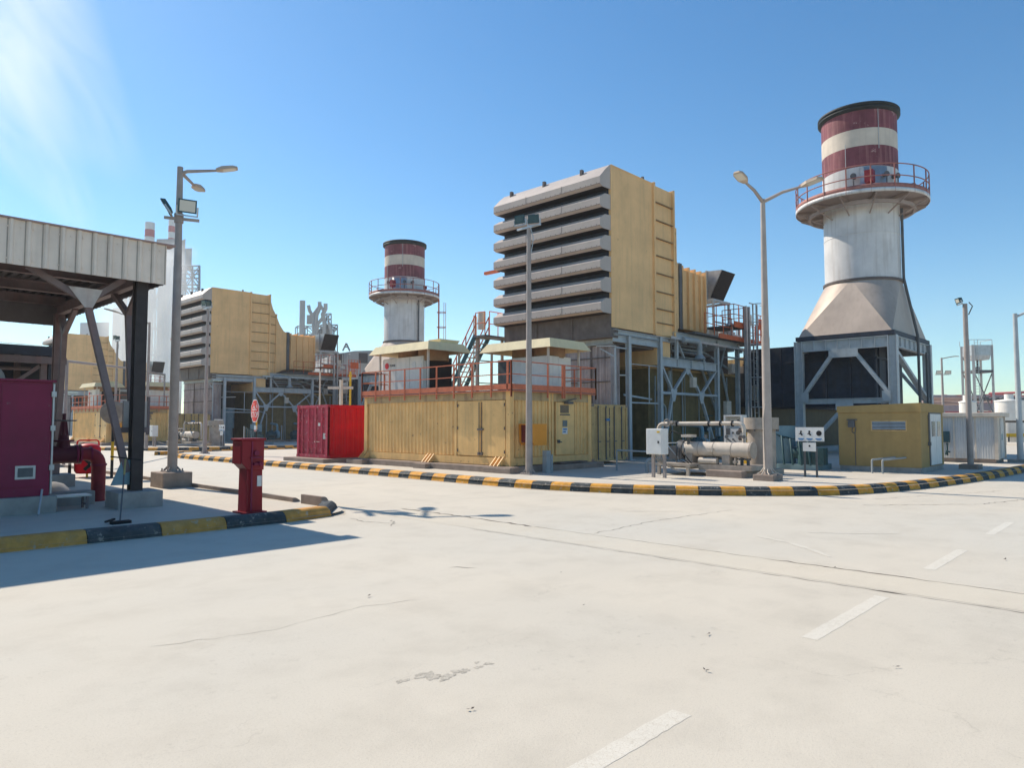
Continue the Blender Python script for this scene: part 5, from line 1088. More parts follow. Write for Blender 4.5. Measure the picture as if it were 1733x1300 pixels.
def chimney(px, w, py, d, bands, label, group):
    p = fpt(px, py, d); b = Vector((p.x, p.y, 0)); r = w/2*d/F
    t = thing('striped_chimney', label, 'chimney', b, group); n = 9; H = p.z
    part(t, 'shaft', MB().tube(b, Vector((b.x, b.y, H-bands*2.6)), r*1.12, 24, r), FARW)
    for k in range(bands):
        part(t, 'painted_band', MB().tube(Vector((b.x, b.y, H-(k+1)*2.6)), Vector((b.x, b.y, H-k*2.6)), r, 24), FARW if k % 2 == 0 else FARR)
chimney(254, 15, 377, 250, 6, 'wider of the two red and white far chimneys behind the canopy corner', 'far striped chimneys')
chimney(291, 10.5, 373, 300, 7, 'slimmer red and white far chimney, left of the left lamp post', 'far striped chimneys')
d = 235
t = thing('boiler_house', 'pale hazy boiler house with tall ducts below the far chimneys', 'boiler house', fpt(240, 716, d) * 1)
WORLD[t] = t.location.copy()
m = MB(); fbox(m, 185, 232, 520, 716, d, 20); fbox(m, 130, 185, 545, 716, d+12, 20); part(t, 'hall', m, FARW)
m = MB()
for px, w, py, dd in ((243, 10, 475, 0), (257, 9, 468, 4), (272, 8, 478, 2), (222, 7, 500, -2), (212, 6, 505, -2), (283, 12, 440, 3)):
    p = fpt(px, py, d+dd-4); m.tube((p.x, p.y, 0), p, w/2*d/F, 14)
part(t, 'flue_duct', m, FARG)
m = MB(); lattice(m, [236, 248, 262, 276], [470, 510, 555, 600, 650], d-8, .22); part(t, 'pipe_frame', m, FARS)
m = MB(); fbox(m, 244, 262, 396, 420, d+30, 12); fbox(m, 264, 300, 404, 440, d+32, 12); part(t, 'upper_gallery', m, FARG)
d = 255
t = thing('boiler_tower', 'hazy far boiler tower with open steel floors, behind the left lamp post', 'boiler tower', fpt(310, 716, d))
m = MB(); fbox(m, 297, 314, 404, 700, d, 10); fbox(m, 313, 325, 420, 452, d, 7); part(t, 'core', m, FARG)
m = MB(); lattice(m, [303, 314, 326, 338], [450, 464, 482, 500, 520, 560], d-6, .28, 8); part(t, 'steel_floor', m, FARS)
d = 170
t = thing('process_tower', 'grey far process tower with crooked ducts, left of the farther banded stack', 'process tower', fpt(545, 716, d))
m = MB(); p = fpt(512, 509, d); m.tube((p.x, p.y, 0), p, 4.6*d/F, 16); part(t, 'chimney', m, FARG)
m = MB()
def duct(pts, w): m.path([fpt(x, y, d+3) for x, y in pts], w/2*d/F, 10)
duct([(522, 517), (524, 526), (530, 537), (531, 560), (531, 600)], 6); duct([(540, 519), (532, 530), (528, 538)], 5); duct([(541, 511), (541, 521), (536, 533), (534, 552), (531, 570)], 6.5)
duct([(551, 514), (551, 523), (546, 532), (549, 545), (549, 590)], 7); duct([(540, 513), (546, 523), (550, 530)], 5); duct([(548, 536), (538, 548), (534, 570), (534, 610)], 6); duct([(556, 545), (560, 560), (560, 600)], 5)
part(t, 'crooked_duct', m, FARG)
m = MB(); fbox(m, 519, 529, 533, 546, d+3, 3); fbox(m, 533, 562, 556, 700, d+8, 8); fbox(m, 520, 533, 565, 700, d+10, 6); part(t, 'hopper', m, FARG)
m = MB(); lattice(m, [552, 560.5], [531, 540, 550, 560], d+4, .14, 3); lattice(m, [543, 557, 571], [550, 556, 572, 600], d+4, .16, 4); lattice(m, [503, 520, 535], [552, 566, 584, 610], d+4, .12, 3); part(t, 'steel_frame', m, FARS)
# long grey hall with small hoods beyond the red container
d = 92
t = thing('far_machine_hall', 'grey far machine hall with small dark vents, between the walkway and the farther stack', 'hall', fpt(590, 716, d))
m = MB(); prof = [(560, 603), (575, 598), (600, 594), (640, 593), (670, 595)]
fr = [fpt(x, y, d) for x, y in prof]; bk = Vector((.3, .95, 0))*14
m.loft([[Vector((p.x, p.y, 0)), p, p+bk, Vector((p.x, p.y, 0))+bk] for p in fr]); part(t, 'wall', m, FARG)
for x in (607, 566): a = fpt(x, 606, d-1.2); part(t, 'vent_opening', MB().bar(a, a+Vector((.9, -.7, 0)), .2, 1.3), FARD)
m = MB(); a, b, c_ = fpt(580, 594, d-2), fpt(586, 581, d-2), fpt(592, 594, d-2); m.tube(a, b, .12, 5); m.tube(b, c_, .12, 5); m.tube((a+b)/2, (b+c_)/2, .08, 5); part(t, 'roof_frame', m, FARS)

# right side background
d = 72
b = fpt(1666, 742, d)
t = thing('water_tank_tower', 'square grey water tank on a tall steel stand behind the white hut', 'water tower', (b.x, b.y, 0))
def rp_(px, py, dd=0): return fpt(px, py, d+dd)
L0, L1 = rp_(1651, 716), rp_(1681, 716); ex_ = (L1-L0); ex_.z = 0; ey_ = Vector((-ex_.y, ex_.x, 0)); ey_ = ey_ if ey_.dot(Vector((1, 1, 0))) > 0 else -ey_
zt0, zt1, zp, zr = rp_(1666, 608).z, rp_(1666, 583).z, rp_(1666, 628).z, rp_(1666, 574).z
L0 = Vector((L0.x, L0.y, 0))
q = lambda u, v, z: L0 + ex_*u + ey_*v + Vector((0, 0, z))
m = MB().loft([[q(.08, .05, zt0), q(.95, .05, zt0), q(.95, .95, zt0), q(.08, .95, zt0)], [q(.0, 0, zt0+.45), q(1, 0, zt0+.45), q(1, 1, zt0+.45), q(0, 1, zt0+.45)], [q(0, 0, zt1), q(1, 0, zt1), q(1, 1, zt1), q(0, 1, zt1)]]); part(t, 'tank', m, GALV)
for u in (0, 1.08):
    for v in (0, 1): part(t, 'leg', MB().bar(q(u, v, 0), q(u, v, zt1), .2, .2), FARG)
m = MB()
for v in (0, 1): m.bar(q(0, v, zp), q(1.08, v, zp), .2, .25)
for u in (0, 1.08): m.bar(q(u, 0, zp), q(u, 1, zp), .2, .25)
part(t, 'platform_beam', m, STEELD)
m = MB(); m.bar(q(0, 0, zp), q(1.08, 0, 2.5), .08, .08); m.bar(q(1.08, 0, zp), q(0, 0, 2.5), .08, .08); m.bar(q(0, 1, zp), q(1.08, 1, 2.5), .08, .08); part(t, 'cross_brace', m, STEELD)
m = MB()
for u in (-.45, -.2): m.tube(q(u, 0, 0), q(u, 0, zr), .035, 5)
for u in (.02, .22): m.tube(q(u, -.1, 0), q(u, -.1, zr), .03, 5)
for k in range(34): m.tube(q(.02, -.1, .4+k*.3), q(.22, -.1, .4+k*.3), .018, 4)
for u, v in ((-.45, 0), (1.1, 0), (1.1, 1), (-.1, 1)): m.tube(q(u, v, zt1), q(u, v, zr), .03, 5)
m.tube(q(-.45, 0, zr), q(1.1, 0, zr), .03, 5); m.tube(q(1.1, 0, zr), q(1.1, 1, zr), .03, 5); part(t, 'ladder', m, GALV)
m = MB().bend([q(.55, .5, zt0), q(.55, .5, zt0-1.0), q(.1, .5, zt0-1.2)], .08, 6, .2); m.tube(q(.55, .5, zt0-.7), q(.55, .5, zt0-1.0), .2, 8); part(t, 'outlet_pipe', m, STEELD)
d = 80; b = fpt(1598, 742, d)
t = thing('street_lamp', 'far lamp post with two floodlights between the tall stack and the water tank', 'lamp post', (b.x, b.y, 0)); tp = fpt(1598, 605, d)
part(t, 'pole', MB().tube((b.x, b.y, 0), (b.x, b.y, tp.z), .16, 10, .1), LAMPP)
rt2 = Vector((math.sin(YAW), -math.cos(YAW), 0)); part(t, 'arm', MB().path([(b.x, b.y, tp.z-.1), (b.x+rt2.x, b.y+rt2.y, tp.z+.1), (b.x+rt2.x*1.4, b.y+rt2.y*1.4, tp.z+.15)], .06, 6), LAMPP); lamp_head(t, (b.x+rt2.x*1.3, b.y+rt2.y*1.3, tp.z+.15), rt2, L=.7)
zf = fpt(1598, 630, d).z; part(t, 'crossbar', MB().bar(Vector((b.x, b.y, zf-.25))-rt2*.8, Vector((b.x, b.y, zf-.25))+rt2*.8, .08, .08), LAMPP)
for s_ in (-1, 1): flood(t, Vector((b.x, b.y, zf))+rt2*s_*.5-Vector((.2, .2, 0)), (-.7, -.7, -.3), .7, .4)
# tanks and pipe rack far right
for px0, px1, py0, py1, dd, lab in ((1625, 1650, 680, 720, 62, 'small white round tank left of the water tower leg'), (1687, 1728, 678, 720, 62, 'wide white round tank right of the water tower legs')):
    a, b = fpt(px0, py0, dd), fpt(px1, py0, dd); c_ = (a+b)/2; r = (b-a).length/2; cc2 = (c_.x, c_.y)
    t = thing('round_tank', lab, 'tank', (c_.x, c_.y, 0), 'white round tanks'); part(t, 'shell', MB().lathe(cc2, [(r, 0), (r, a.z-.1)], 36), WHITE2)
    part(t, 'lid', MB().lathe(cc2, [(r+.04, a.z-.1), (r+.04, a.z), (r*.3, a.z+.12), (0, a.z+.12)], 36).tube((c_.x, c_.y, a.z), (c_.x+.01, c_.y, a.z+.55), .35, 14), WHITE2)
t = thing('pipe_rack', 'long red and white pipe rack across the far right yard', 'pipe rack', fpt(1660, 735, 88))
m = MB()
for k, (py, r) in enumerate(((672, .25), (676, .3), (683, .22))): m.tube(fpt(1560, py, 84+k), fpt(1760, py, 92+k), r, 8)
part(t, 'pipe', m, mat('dusty pink pipe', (.42, .32, .3), .6))
m = MB()
for px in (1600, 1640, 1680, 1720): a = fpt(px, 668, 88); m.bar((a.x, a.y, 0), a, .3, .3)
m.tube(fpt(1590, 670, 86), fpt(1640, 669, 86), .06, 5); m.tube(fpt(1660, 668, 86), fpt(1700, 668, 86), .06, 5); m.tube(fpt(1710, 670, 86), fpt(1760, 671, 86), .06, 5); part(t, 'rail', m, mat('pink red rail paint', (.5, .12, .12), .6))
m = MB(); 
for px in range(1592, 1740, 9): a = fpt(px, 677, 87.5); m.bar(a, a+Vector((.5, -.4, .25)), .3, .3)
part(t, 'valve_row', m, STEELD)
m = MB(); fbox(m, 1596, 1626, 686, 700, 78, 3); fbox(m, 1652, 1686, 683, 695, 78, 3); part(t, 'screen_wall', m, mat('grey pink screen', (.36, .32, .33), .7))
m = MB(); fbox(m, 1600, 1740, 696, 700, 76, 1); part(t, 'red_beam', m, FARR)
t = thing('white_gantry', 'low white deck on posts at the far right edge, behind the white hut', 'gantry', fpt(1710, 740, 50))
m = MB(); fbox(m, 1694, 1760, 699, 712, 50, 6); part(t, 'deck', m, WHITE2); m = MB(); fbox(m, 1694, 1760, 712, 715.5, 50.2, 5.5); part(t, 'underside', m, FARD)
for px in (1699, 1745): a = fpt(px, 714, 52); part(t, 'post', MB().bar((a.x, a.y, 0), (a.x, a.y, a.z), .2, .2), WHITE2)
t = thing('gabled_store', 'small brown gabled store far off, under the white gantry', 'store', fpt(1712, 742, 105))
a, b = fpt(1703, 742, 105), fpt(1740, 742, 105); a.z = b.z = 0; w = b-a; bk = Vector((w.y, -w.x, 0)).normalized()*-6; zz = fpt(1703, 729, 105).z; zp_ = fpt(1720, 716, 105).z
m = MB().loft([[a, b, b+Vector((0, 0, zz)), (a+b)/2+Vector((0, 0, zp_)), a+Vector((0, 0, zz))], [p+bk for p in (a, b, b+Vector((0, 0, zz)), (a+b)/2+Vector((0, 0, zp_)), a+Vector((0, 0, zz)))]]); part(t, 'wall', m, BEIGE)
m = MB(); e_ = w.normalized(); k_ = bk.normalized()*-.4
for s0, s1 in ((a-e_*.5+Vector((0, 0, zz-.25)), (a+b)/2+Vector((0, 0, zp_+.1))), ((a+b)/2+Vector((0, 0, zp_+.1)), b+e_*.5+Vector((0, 0, zz-.25)))): m.add([s0+k_, s1+k_, s1+bk, s0+bk, s0+k_+Vector((0, 0, .15)), s1+k_+Vector((0, 0, .15)), s1+bk+Vector((0, 0, .15)), s0+bk+Vector((0, 0, .15))], [(3,2,1,0),(4,5,6,7),(0,1,5,4),(1,2,6,5),(2,3,7,6),(3,0,4,7)])
part(t, 'roof', m, STEELD)
a = fpt(1710, 745, 80); solo('skip_bin', 'orange red metal bin far off below the white gantry', 'bin', MB().loft([[Vector((a.x-.9, a.y-.9, 0)), Vector((a.x+.9, a.y-.9, 0)), Vector((a.x+.9, a.y+.9, 0)), Vector((a.x-.9, a.y+.9, 0))], [Vector((a.x-1.1, a.y-1.1, 1.7)), Vector((a.x+1.1, a.y-1.1, 1.7)), Vector((a.x+1.1, a.y+1.1, 1.7)), Vector((a.x-1.1, a.y+1.1, 1.7))]]).box(a.x-1.15, a.x+1.15, a.y-1.15, a.y+1.15, 1.6, 1.75).bar((a.x, a.y, 1.7), (a.x, a.y, 2.5), .15, .15), ORANGE, (a.x, a.y, 0))
t = thing('crash_barrier', 'yellow striped barrier rail at the far right yard edge', 'barrier', fpt(1710, 752, 60))
a, b = fpt(1690, 749, 60), fpt(1760, 750, 60); a.z = b.z = .7; part(t, 'rail', MB().bar(a, b, .12, .3), YELP); 
for k in range(5): p = a+(b-a)*k/4; part(t, 'post', MB().bar((p.x, p.y, 0), (p.x, p.y, .75), .12, .12), STEELD)
a = fpt(1750, 664, 95)
t = thing('red_steel_frame', 'red steel frame at the far right edge of the yard', 'steel frame', (a.x, a.y, 0)); m = MB(); lattice(m, [1727, 1740, 1755], [664, 676, 690, 705], 95, .16, 4); a = fpt(1727, 705, 95); m.tube((a.x, a.y, 0), a, .16, 6); a = fpt(1755, 705, 95); m.tube((a.x, a.y, 0), a, .16, 6); part(t, 'frame', m, FARR)

# ================================================================== THE SETTING
def ground_mat(name, col, dark, scale=.35, speck=.5):
    m = bpy.data.materials.new(name); m.use_nodes = True; nt = m.node_tree; N = nt.nodes; L = nt.links; b = N['Principled BSDF']
    b.inputs['Specular IOR Level'].default_value = .25
    tc = N.new('ShaderNodeTexCoord')
    def noise(s, det=5, rough=.6, mp=None):
        n = N.new('ShaderNodeTexNoise'); n.inputs['Scale'].default_value = s; n.inputs['Detail'].default_value = det; n.inputs['Roughness'].default_value = rough
        if mp:
            k = N.new('ShaderNodeMapping'); k.inputs['Scale'].default_value = mp[0]; k.inputs['Rotation'].default_value = (0, 0, mp[1]); L.new(tc.outputs['Object'], k.inputs[0]); L.new(k.outputs[0], n.inputs['Vector'])
        else: L.new(tc.outputs['Object'], n.inputs['Vector'])
        return n
    def rng(src, a, b_, c, d_): r = N.new('ShaderNodeMapRange'); r.inputs[1].default_value = a; r.inputs[2].default_value = b_; r.inputs[3].default_value = c; r.inputs[4].default_value = d_; L.new(src, r.inputs[0]); return r
    def mix(fac, A, B, mode='MIX'):
        x = N.new('ShaderNodeMix'); x.data_type = 'RGBA'; x.blend_type = mode
        if isinstance(fac, float): x.inputs[0].default_value = fac
        else: L.new(fac, x.inputs[0])
        for s_, v in ((6, A), (7, B)):
            if isinstance(v, tuple): x.inputs[s_].default_value = (*v, 1)
            else: L.new(v, x.inputs[s_])
        return x.outputs[2]
    big = noise(.22, 6, .62); mid = noise(1.3, 6, .65); fine = noise(55, 3, .7); grit = noise(300, 2, .6)
    tr = noise(1, 5, .6, ((.12, 1.1, 1), 0.0))                       # long faint tyre smears along the road
    tr2 = noise(1, 5, .6, ((.9, .12, 1), 0.0))
    c = mix(rng(big.outputs['Fac'], .32, .7, 0, 1).outputs[0], col, tuple(x*.88 for x in col))
    hue = noise(.11, 3, .5); c = mix(rng(hue.outputs['Fac'], .42, .6, 0, .8).outputs[0], c, (col[0]*.90, col[1]*.945, col[2]*1.0))
    st = noise(.55, 7, .7); c = mix(rng(st.outputs['Fac'], .60, .74, 0, .4).outputs[0], c, tuple(x*.72 for x in col))
    c = mix(rng(mid.outputs['Fac'], .48, .8, 0, .5).outputs[0], c, dark)
    c = mix(rng(tr.outputs['Fac'], .52, .75, 0, .3).outputs[0], c, tuple(x*.8 for x in col))
    c = mix(rng(tr2.outputs['Fac'], .55, .75, 0, .2).outputs[0], c, tuple(x*1.08 for x in col))
    spk = noise(95, 3, .85); c = mix(rng(spk.outputs['Fac'], .57, .70, 0, .75).outputs[0], c, tuple(x*.6 for x in col)); c = mix(rng(spk.outputs['Fac'], .40, .30, 0, .35).outputs[0], c, tuple(min(1, x*1.15) for x in col))
    c = mix(rng(fine.outputs['Fac'], .54, .76, 0, speck).outputs[0], c, dark)
    # pits and small stains in clusters
    pn = noise(9, 5, .75); pk = N.new('ShaderNodeMath'); pk.operation = 'MULTIPLY'; L.new(rng(pn.outputs['Fac'], .58, .68, 0, 1).outputs[0], pk.inputs[0]); L.new(rng(big.outputs['Fac'], .48, .62, 0, .55).outputs[0], pk.inputs[1])
    c = mix(pk.outputs[0], c, tuple(x*.55 for x in col))
    # hairline cracks
    vo = N.new('ShaderNodeTexVoronoi'); vo.feature = 'DISTANCE_TO_EDGE'; vo.inputs['Scale'].default_value = .16
    wp = noise(2.2, 4, .6); ad = N.new('ShaderNodeVectorMath'); ad.operation = 'MULTIPLY_ADD'; L.new(wp.outputs['Color'], ad.inputs[0]); ad.inputs[1].default_value = (.9, .9, 0); L.new(tc.outputs['Object'], ad.inputs[2]); L.new(ad.outputs[0], vo.inputs['Vector'])
    ck = N.new('ShaderNodeMath'); ck.operation = 'MULTIPLY'; L.new(rng(vo.outputs['Distance'], 0, .0014, .25, 0).outputs[0], ck.inputs[0]); L.new(rng(mid.outputs['Fac'], .42, .6, 0, 1).outputs[0], ck.inputs[1])
    c = mix(ck.outputs[0], c, tuple(x*.35 for x in col))
    L.new(c, b.inputs['Base Color']); b.inputs['Roughness'].default_value = .85
    bp = N.new('ShaderNodeBump'); bp.inputs['Strength'].default_value = .25; bp.inputs['Distance'].default_value = .006; L.new(grit.outputs['Fac'], bp.inputs['Height'])
    bp2 = N.new('ShaderNodeBump'); bp2.inputs['Strength'].default_value = .16; bp2.inputs['Distance'].default_value = .015; L.new(fine.outputs['Fac'], bp2.inputs['Height']); L.new(bp.outputs[0], bp2.inputs['Normal']); L.new(bp2.outputs[0], b.inputs['Normal'])
    return m
ROADM = ground_mat('bleached concrete road', (.60, .545, .45), (.40, .36, .295))
PAVM  = ground_mat('pale pavement concrete', (.60, .535, .44), (.38, .335, .27))
DRAINM = ground_mat('smooth drain concrete', (.61, .55, .445), (.48, .42, .335), speck=.2)
struct('road', MB().add([(-500, -500, 0), (900, -500, 0), (900, 900, 0), (-500, 900, 0)], [(0, 1, 2, 3)]), ROADM)
def spline(pts, n=10):
    P = [Vector((*p, 0)) for p in pts]; out = []
    for i in range(len(P)-1):
        p0, p1, p2, p3 = P[max(i-1, 0)], P[i], P[i+1], P[min(i+2, len(P)-1)]
        for k in range(n):
            t = k/n; out.append(.5*((2*p1)+(p2-p0)*t+(2*p0-5*p1+4*p2-p3)*t*t+(3*p1-p0-3*p2+p3)*t*t*t))
    return out+[P[-1]]
def resample(pts, step, jit=0):
    out = [pts[0]]; need = step
    for a, b in zip(pts, pts[1:]):
        L = (b-a).length; pos = 0
        while L-pos >= need: pos += need; out.append(a+(b-a)*pos/L); need = step*(1+random.uniform(-jit, jit))
        need -= L-pos
    return out
def kerb(name, pts, step, h, w, side, jit=.08, plain=False, label=None, paint=None):
    """blocks along pts (outer foot line); side=+1: pavement lies to the left of the walking direction"""
    Q = resample(pts, step, jit); m = MB()
    for i in range(len(Q)-1):
        a, b = Q[i], Q[i+1]; rings = []
        for j, p in ((i, a), (i+1, b)):
            d = (Q[min(j+1, len(Q)-1)]-Q[max(j-1, 0)]).normalized(); nn = Vector((-d.y, d.x, 0))*side
            e = (b-a).normalized()*(.006 if j == i else -.006); p = p+e; o = random.uniform(-.006, .006)
            rings.append([p+nn*u+Vector((0, 0, v)) for u, v in ((-.02+o, -.05), (.0+o, .03), (.03+o, h*.62), (.075+o, h-.025), (.12+o, h), (w, h), (w, -.05))])
        m.m = 0 if plain else (i % 2); m.loft(rings, True)
    return struct(name, m, [CONC, CONC] if plain else [paint or YEL, BLK], label=label)
def slab(name, poly, z, mt): m = MB(); m.add([(p.x, p.y, z) for p in poly], [tuple(range(len(poly)))]); m.add([(p.x, p.y, -.3) for p in poly], [tuple(range(len(poly)-1, -1, -1))]); return struct(name, m, mt)
i1 = spline([(60, 40.6), (18.0, 40.5), (15.6, 40.0), (14.4, 38.5), (14.02, 36)], 8)+spline([(14.0, 35.8), (13.95, 20), (13.9, 14.2), (14.1, 11.8), (14.9, 9.55), (16.4, 7.4), (18.4, 5.85), (22.5, 4.85), (30.4, 4.1), (46, 3.6)], 10)
kerb('kerb', i1[:], .56, .2, .32, 1)
inner = [p for p in i1]
slab('pavement', i1+[Vector((140, 3.6, 0)), Vector((140, 40.6, 0))], K, PAVM)
i2 = spline([(14.0, 95), (13.95, 60), (13.9, 54.0), (14.1, 51.6), (14.9, 49.4), (16.4, 47.3), (18.4, 45.8), (22.5, 44.9), (30.4, 44.1), (60, 43.7)], 10)
kerb('kerb', i2, .62, .2, .32, 1)
slab('pavement', i2+[Vector((140, 43.7, 0)), Vector((140, 95, 0))], K, PAVM)
KX, KY = 8.0, 11.6
l1 = spline([(-6, KY+.1), (0, KY+.05), (5.2, KY-.12), (6.6, KY-.1), (7.35, KY+.06), (7.78, KY+.38), (7.96, KY+.85), (7.99, KY+1.15)], 8)
random.seed(3)
kerb('kerb', l1, 1.03, .18, .3, 1, .03, paint=OCHRE)
l2 = [Vector((8.0, KY+1.3, 0)), Vector((8.02, 20, 0)), Vector((8.02, 48, 0))]
kerb('kerb', [Vector((7.99, KY+1.17, 0)), Vector((7.98, 13.3, 0)), Vector((7.98, 13.9, 0))], .8, .24, .2, 1, .02, True)
kerb('kerb', [Vector((7.98, 13.9, 0)), Vector((7.98, 52, 0))], 2.2, .14, .2, 1, .05, True)
slab('pavement', l1+l2+[Vector((-40, 48, 0)), Vector((-40, KY+.1, 0))], .05, PAVM)
# drain strip along the kerb line
struct('drain_strip', MB().add([(8.02, -60, .002), (8.9, -60, .002), (8.95, 11.2, .002), (8.1, 12.2, .002)], [(0, 1, 2, 3)]), DRAINM)
struct('drain_strip', MB().add([(8.06, 12.4, .004), (8.6, 12.4, .004), (8.6, 60, .004), (8.06, 60, .004)], [(0, 1, 2, 3)]), DRAINM)
CRK = mat('dark crack fill', (.14, .12, .10), .95, var=.4, scale=8)
def crack(m, pts, w, z=.003, jit=.04, seg=.12):
    P = resample([Vector((*p, 0)) for p in pts], seg); L_, R_ = [], []
    for i, p in enumerate(P):
        d = (P[min(i+1, len(P)-1)]-P[max(i-1, 0)]).normalized(); nn = Vector((-d.y, d.x, 0)); p = p+nn*random.uniform(-jit, jit); ww = w*random.uniform(.25, 1.2)*(0.15 if i in (0, len(P)-1) else 1)
        L_.append(p+nn*ww); R_.append(p-nn*ww)
    vs = [(p.x, p.y, z) for p in L_]+[(p.x, p.y, z) for p in R_]; n = len(P)
    m.add(vs, [(i, n+i, n+i+1, i+1) for i in range(n-1)])
m = MB(); random.seed(11)
crack(m, [(8.92, 11.6), (8.98, 9.8), (8.93, 8.0)], .035, jit=.03); crack(m, [(8.93, 8.0), (8.9, 4), (8.9, -3)], .009, jit=.02); crack(m, [(8.03, 8.6), (8.02, 4), (8.02, -4)], .006, jit=.014)
crack(m, [(8.02, 2.45), (8.02, 2.0)], .02); crack(m, [(8.92, 3.8), (8.9, 2.2)], .013)
crack(m, [(7.4, 11.15), (7.3, 10.6), (7.55, 10.0), (7.2, 9.7)], .014); crack(m, [(7.75, 10.4), (7.5, 9.9)], .01)
crack(m, [(2.1, 5.93), (3.0, 5.6), (3.9, 5.75), (4.6, 5.5)], .0025, jit=.03); crack(m, [(5.7, 6.5), (6.0, 6.2)], .008); crack(m, [(9.0, 6.8), (11, 6.9), (13.5, 6.6)], .006); crack(m, [(16, 5.0), (18, 3.2), (24, 1.5)], .012, jit=.05); crack(m, [(17.5, 5.2), (22, 3.4)], .008)
struct('pavement_crack', m, CRK)
m = MB()
def blot(m, x, y, r, z=.0015, e=1.0):
    n = 40; ph = [random.uniform(0, 6.3) for _ in range(5)]; rr = lambda t: r*(1+.28*math.sin(2*t+ph[0])+.2*math.sin(3*t+ph[1])+.16*math.sin(5*t+ph[2])+.12*math.sin(9*t+ph[3])+.07*math.sin(14*t+ph[4])); m.add([(x+e*rr(2*math.pi*k/n)*math.cos(2*math.pi*k/n), y+rr(2*math.pi*k/n)*math.sin(2*math.pi*k/n)*.8, z) for k in range(n)], [tuple(range(n))])
for x, y, r in ((3.2, 3.85, .085), (3.28, 3.74, .06), (3.02, 3.9, .04), (3.42, 3.75, .055), (3.56, 3.72, .03), (3.66, 3.72, .03), (3.62, 3.8, .02)): blot(m, x, y, r)
struct('road_patch', m, mat('rough grey patch', (.47, .43, .36), .95, var=.4, scale=25, bump=.6, fine=120))
# dust gathered along the kerb foot
m = MB(); random.seed(23)
crack(m, [(p.x-.10, p.y-.06) for p in i1[9:]], .12, .001, .05, .2); struct('dust_drift', m, mat('sandy dust drift', (.50, .43, .335), .95, var=.3, scale=9))
m = MB(); crack(m, [(p.x, p.y-.08) for p in l1], .07, .001, .04, .2); struct('dust_drift', m, MATS['sandy dust drift'])
# leaf litter scraps
m = MB(); SC = mat('dark litter scrap', (.06, .05, .045), .9)
i = 0
for x, y in ((5.4, 4.21), (3.0, 3.2), (5.6, 1.55), (4.6, 2.5), (5.4, 2.9), (6.4, 5.3), (4.2, 6.0), (8.9, 3.1), (10.9, 1.7)):
    s_ = random.uniform(.015, .035); a_ = random.uniform(0, 6)
    mm = MB()
    for k in range(2): b_ = a_+random.uniform(-.5, .5)+k*2.6; q0 = Vector((x, y, .012)); e_ = Vector((math.cos(b_), math.sin(b_), random.uniform(.0, .35)))*s_*random.uniform(.8, 1.8); nn = Vector((-math.sin(b_), math.cos(b_), .2))*s_*.3; mm.add([q0, q0+e_*.5+nn, q0+e_, q0+e_*.5-nn], [(0, 1, 2, 3)])
    solo('litter_scrap', 'tiny dark scrap of dry litter lying on the pale road', 'litter', mm, SC, (x, y, .01), 'litter scraps on the road')
# lane markings
def worn(x0, x1, y0, y1, z=.0015, n=30):
    m = MB(); w = y1-y0
    up = [(x0+(x1-x0)*k/n, y1+random.uniform(-.006, .004)) for k in range(n+1)]; lo = [(x0+(x1-x0)*k/n, y0+random.uniform(-.004, .006)) for k in range(n+1)]
    vs = [(*p, z) for p in up]+[(*p, z) for p in lo]; m.add(vs, [(k, n+1+k, n+2+k, k+1) for k in range(n)]); return m
def paint(name, col, base, cover):
    m = ground_mat(name, base, tuple(x*.7 for x in base)); N = m.node_tree.nodes; L = m.node_tree.links; b = N['Principled BSDF']; src = b.inputs['Base Color'].links[0].from_socket
    tc = N.new('ShaderNodeTexCoord'); vo = N.new('ShaderNodeTexVoronoi'); vo.feature = 'DISTANCE_TO_EDGE'; vo.inputs['Scale'].default_value = 38; L.new(tc.outputs['Object'], vo.inputs['Vector'])
    nz = N.new('ShaderNodeTexNoise'); nz.inputs['Scale'].default_value = 14; nz.inputs['Detail'].default_value = 6; L.new(tc.outputs['Object'], nz.inputs['Vector'])
    a = N.new('ShaderNodeMapRange'); a.inputs[1].default_value = .015; a.inputs[2].default_value = .05; L.new(vo.outputs['Distance'], a.inputs[0])
    c = N.new('ShaderNodeMapRange'); c.inputs[1].default_value = .3; c.inputs[2].default_value = .5; c.inputs[3].default_value = cover*.4; c.inputs[4].default_value = cover; L.new(nz.outputs['Fac'], c.inputs[0])
    mu = N.new('ShaderNodeMath'); mu.operation = 'MULTIPLY'; L.new(a.outputs[0], mu.inputs[0]); L.new(c.outputs[0], mu.inputs[1])
    x = N.new('ShaderNodeMix'); x.data_type = 'RGBA'; L.new(mu.outputs[0], x.inputs[0]); L.new(src, x.inputs[6]); x.inputs[7].default_value = (*col, 1); L.new(x.outputs[2], b.inputs['Base Color']); return m
LM = paint('flaked white lane paint', (.74, .71, .63), (.59, .535, .44), .45); LM2 = paint('faded lane paint', (.70, .66, .57), (.59, .535, .44), .5)
for x0, x1 in ((1.9, 3.86), (5.87, 7.78), (9.6, 11.4), (13.25, 15.1), (16.95, 18.8)): struct('lane_marking', worn(x0, x1, 2.19, 2.325, .0015), LM)
m = MB(); crack(m, [(10.6, 4.85), (10.3, 4.2), (9.9, 3.7), (9.54, 3.35)], .05, jit=.004); crack(m, [(11.45, 4.4), (11.9, 3.8), (12.35, 3.25)], .035, jit=.004); crack(m, [(11.5, 8.3), (12.6, 7.1)], .02, jit=.004); struct('lane_marking', m, LM2)

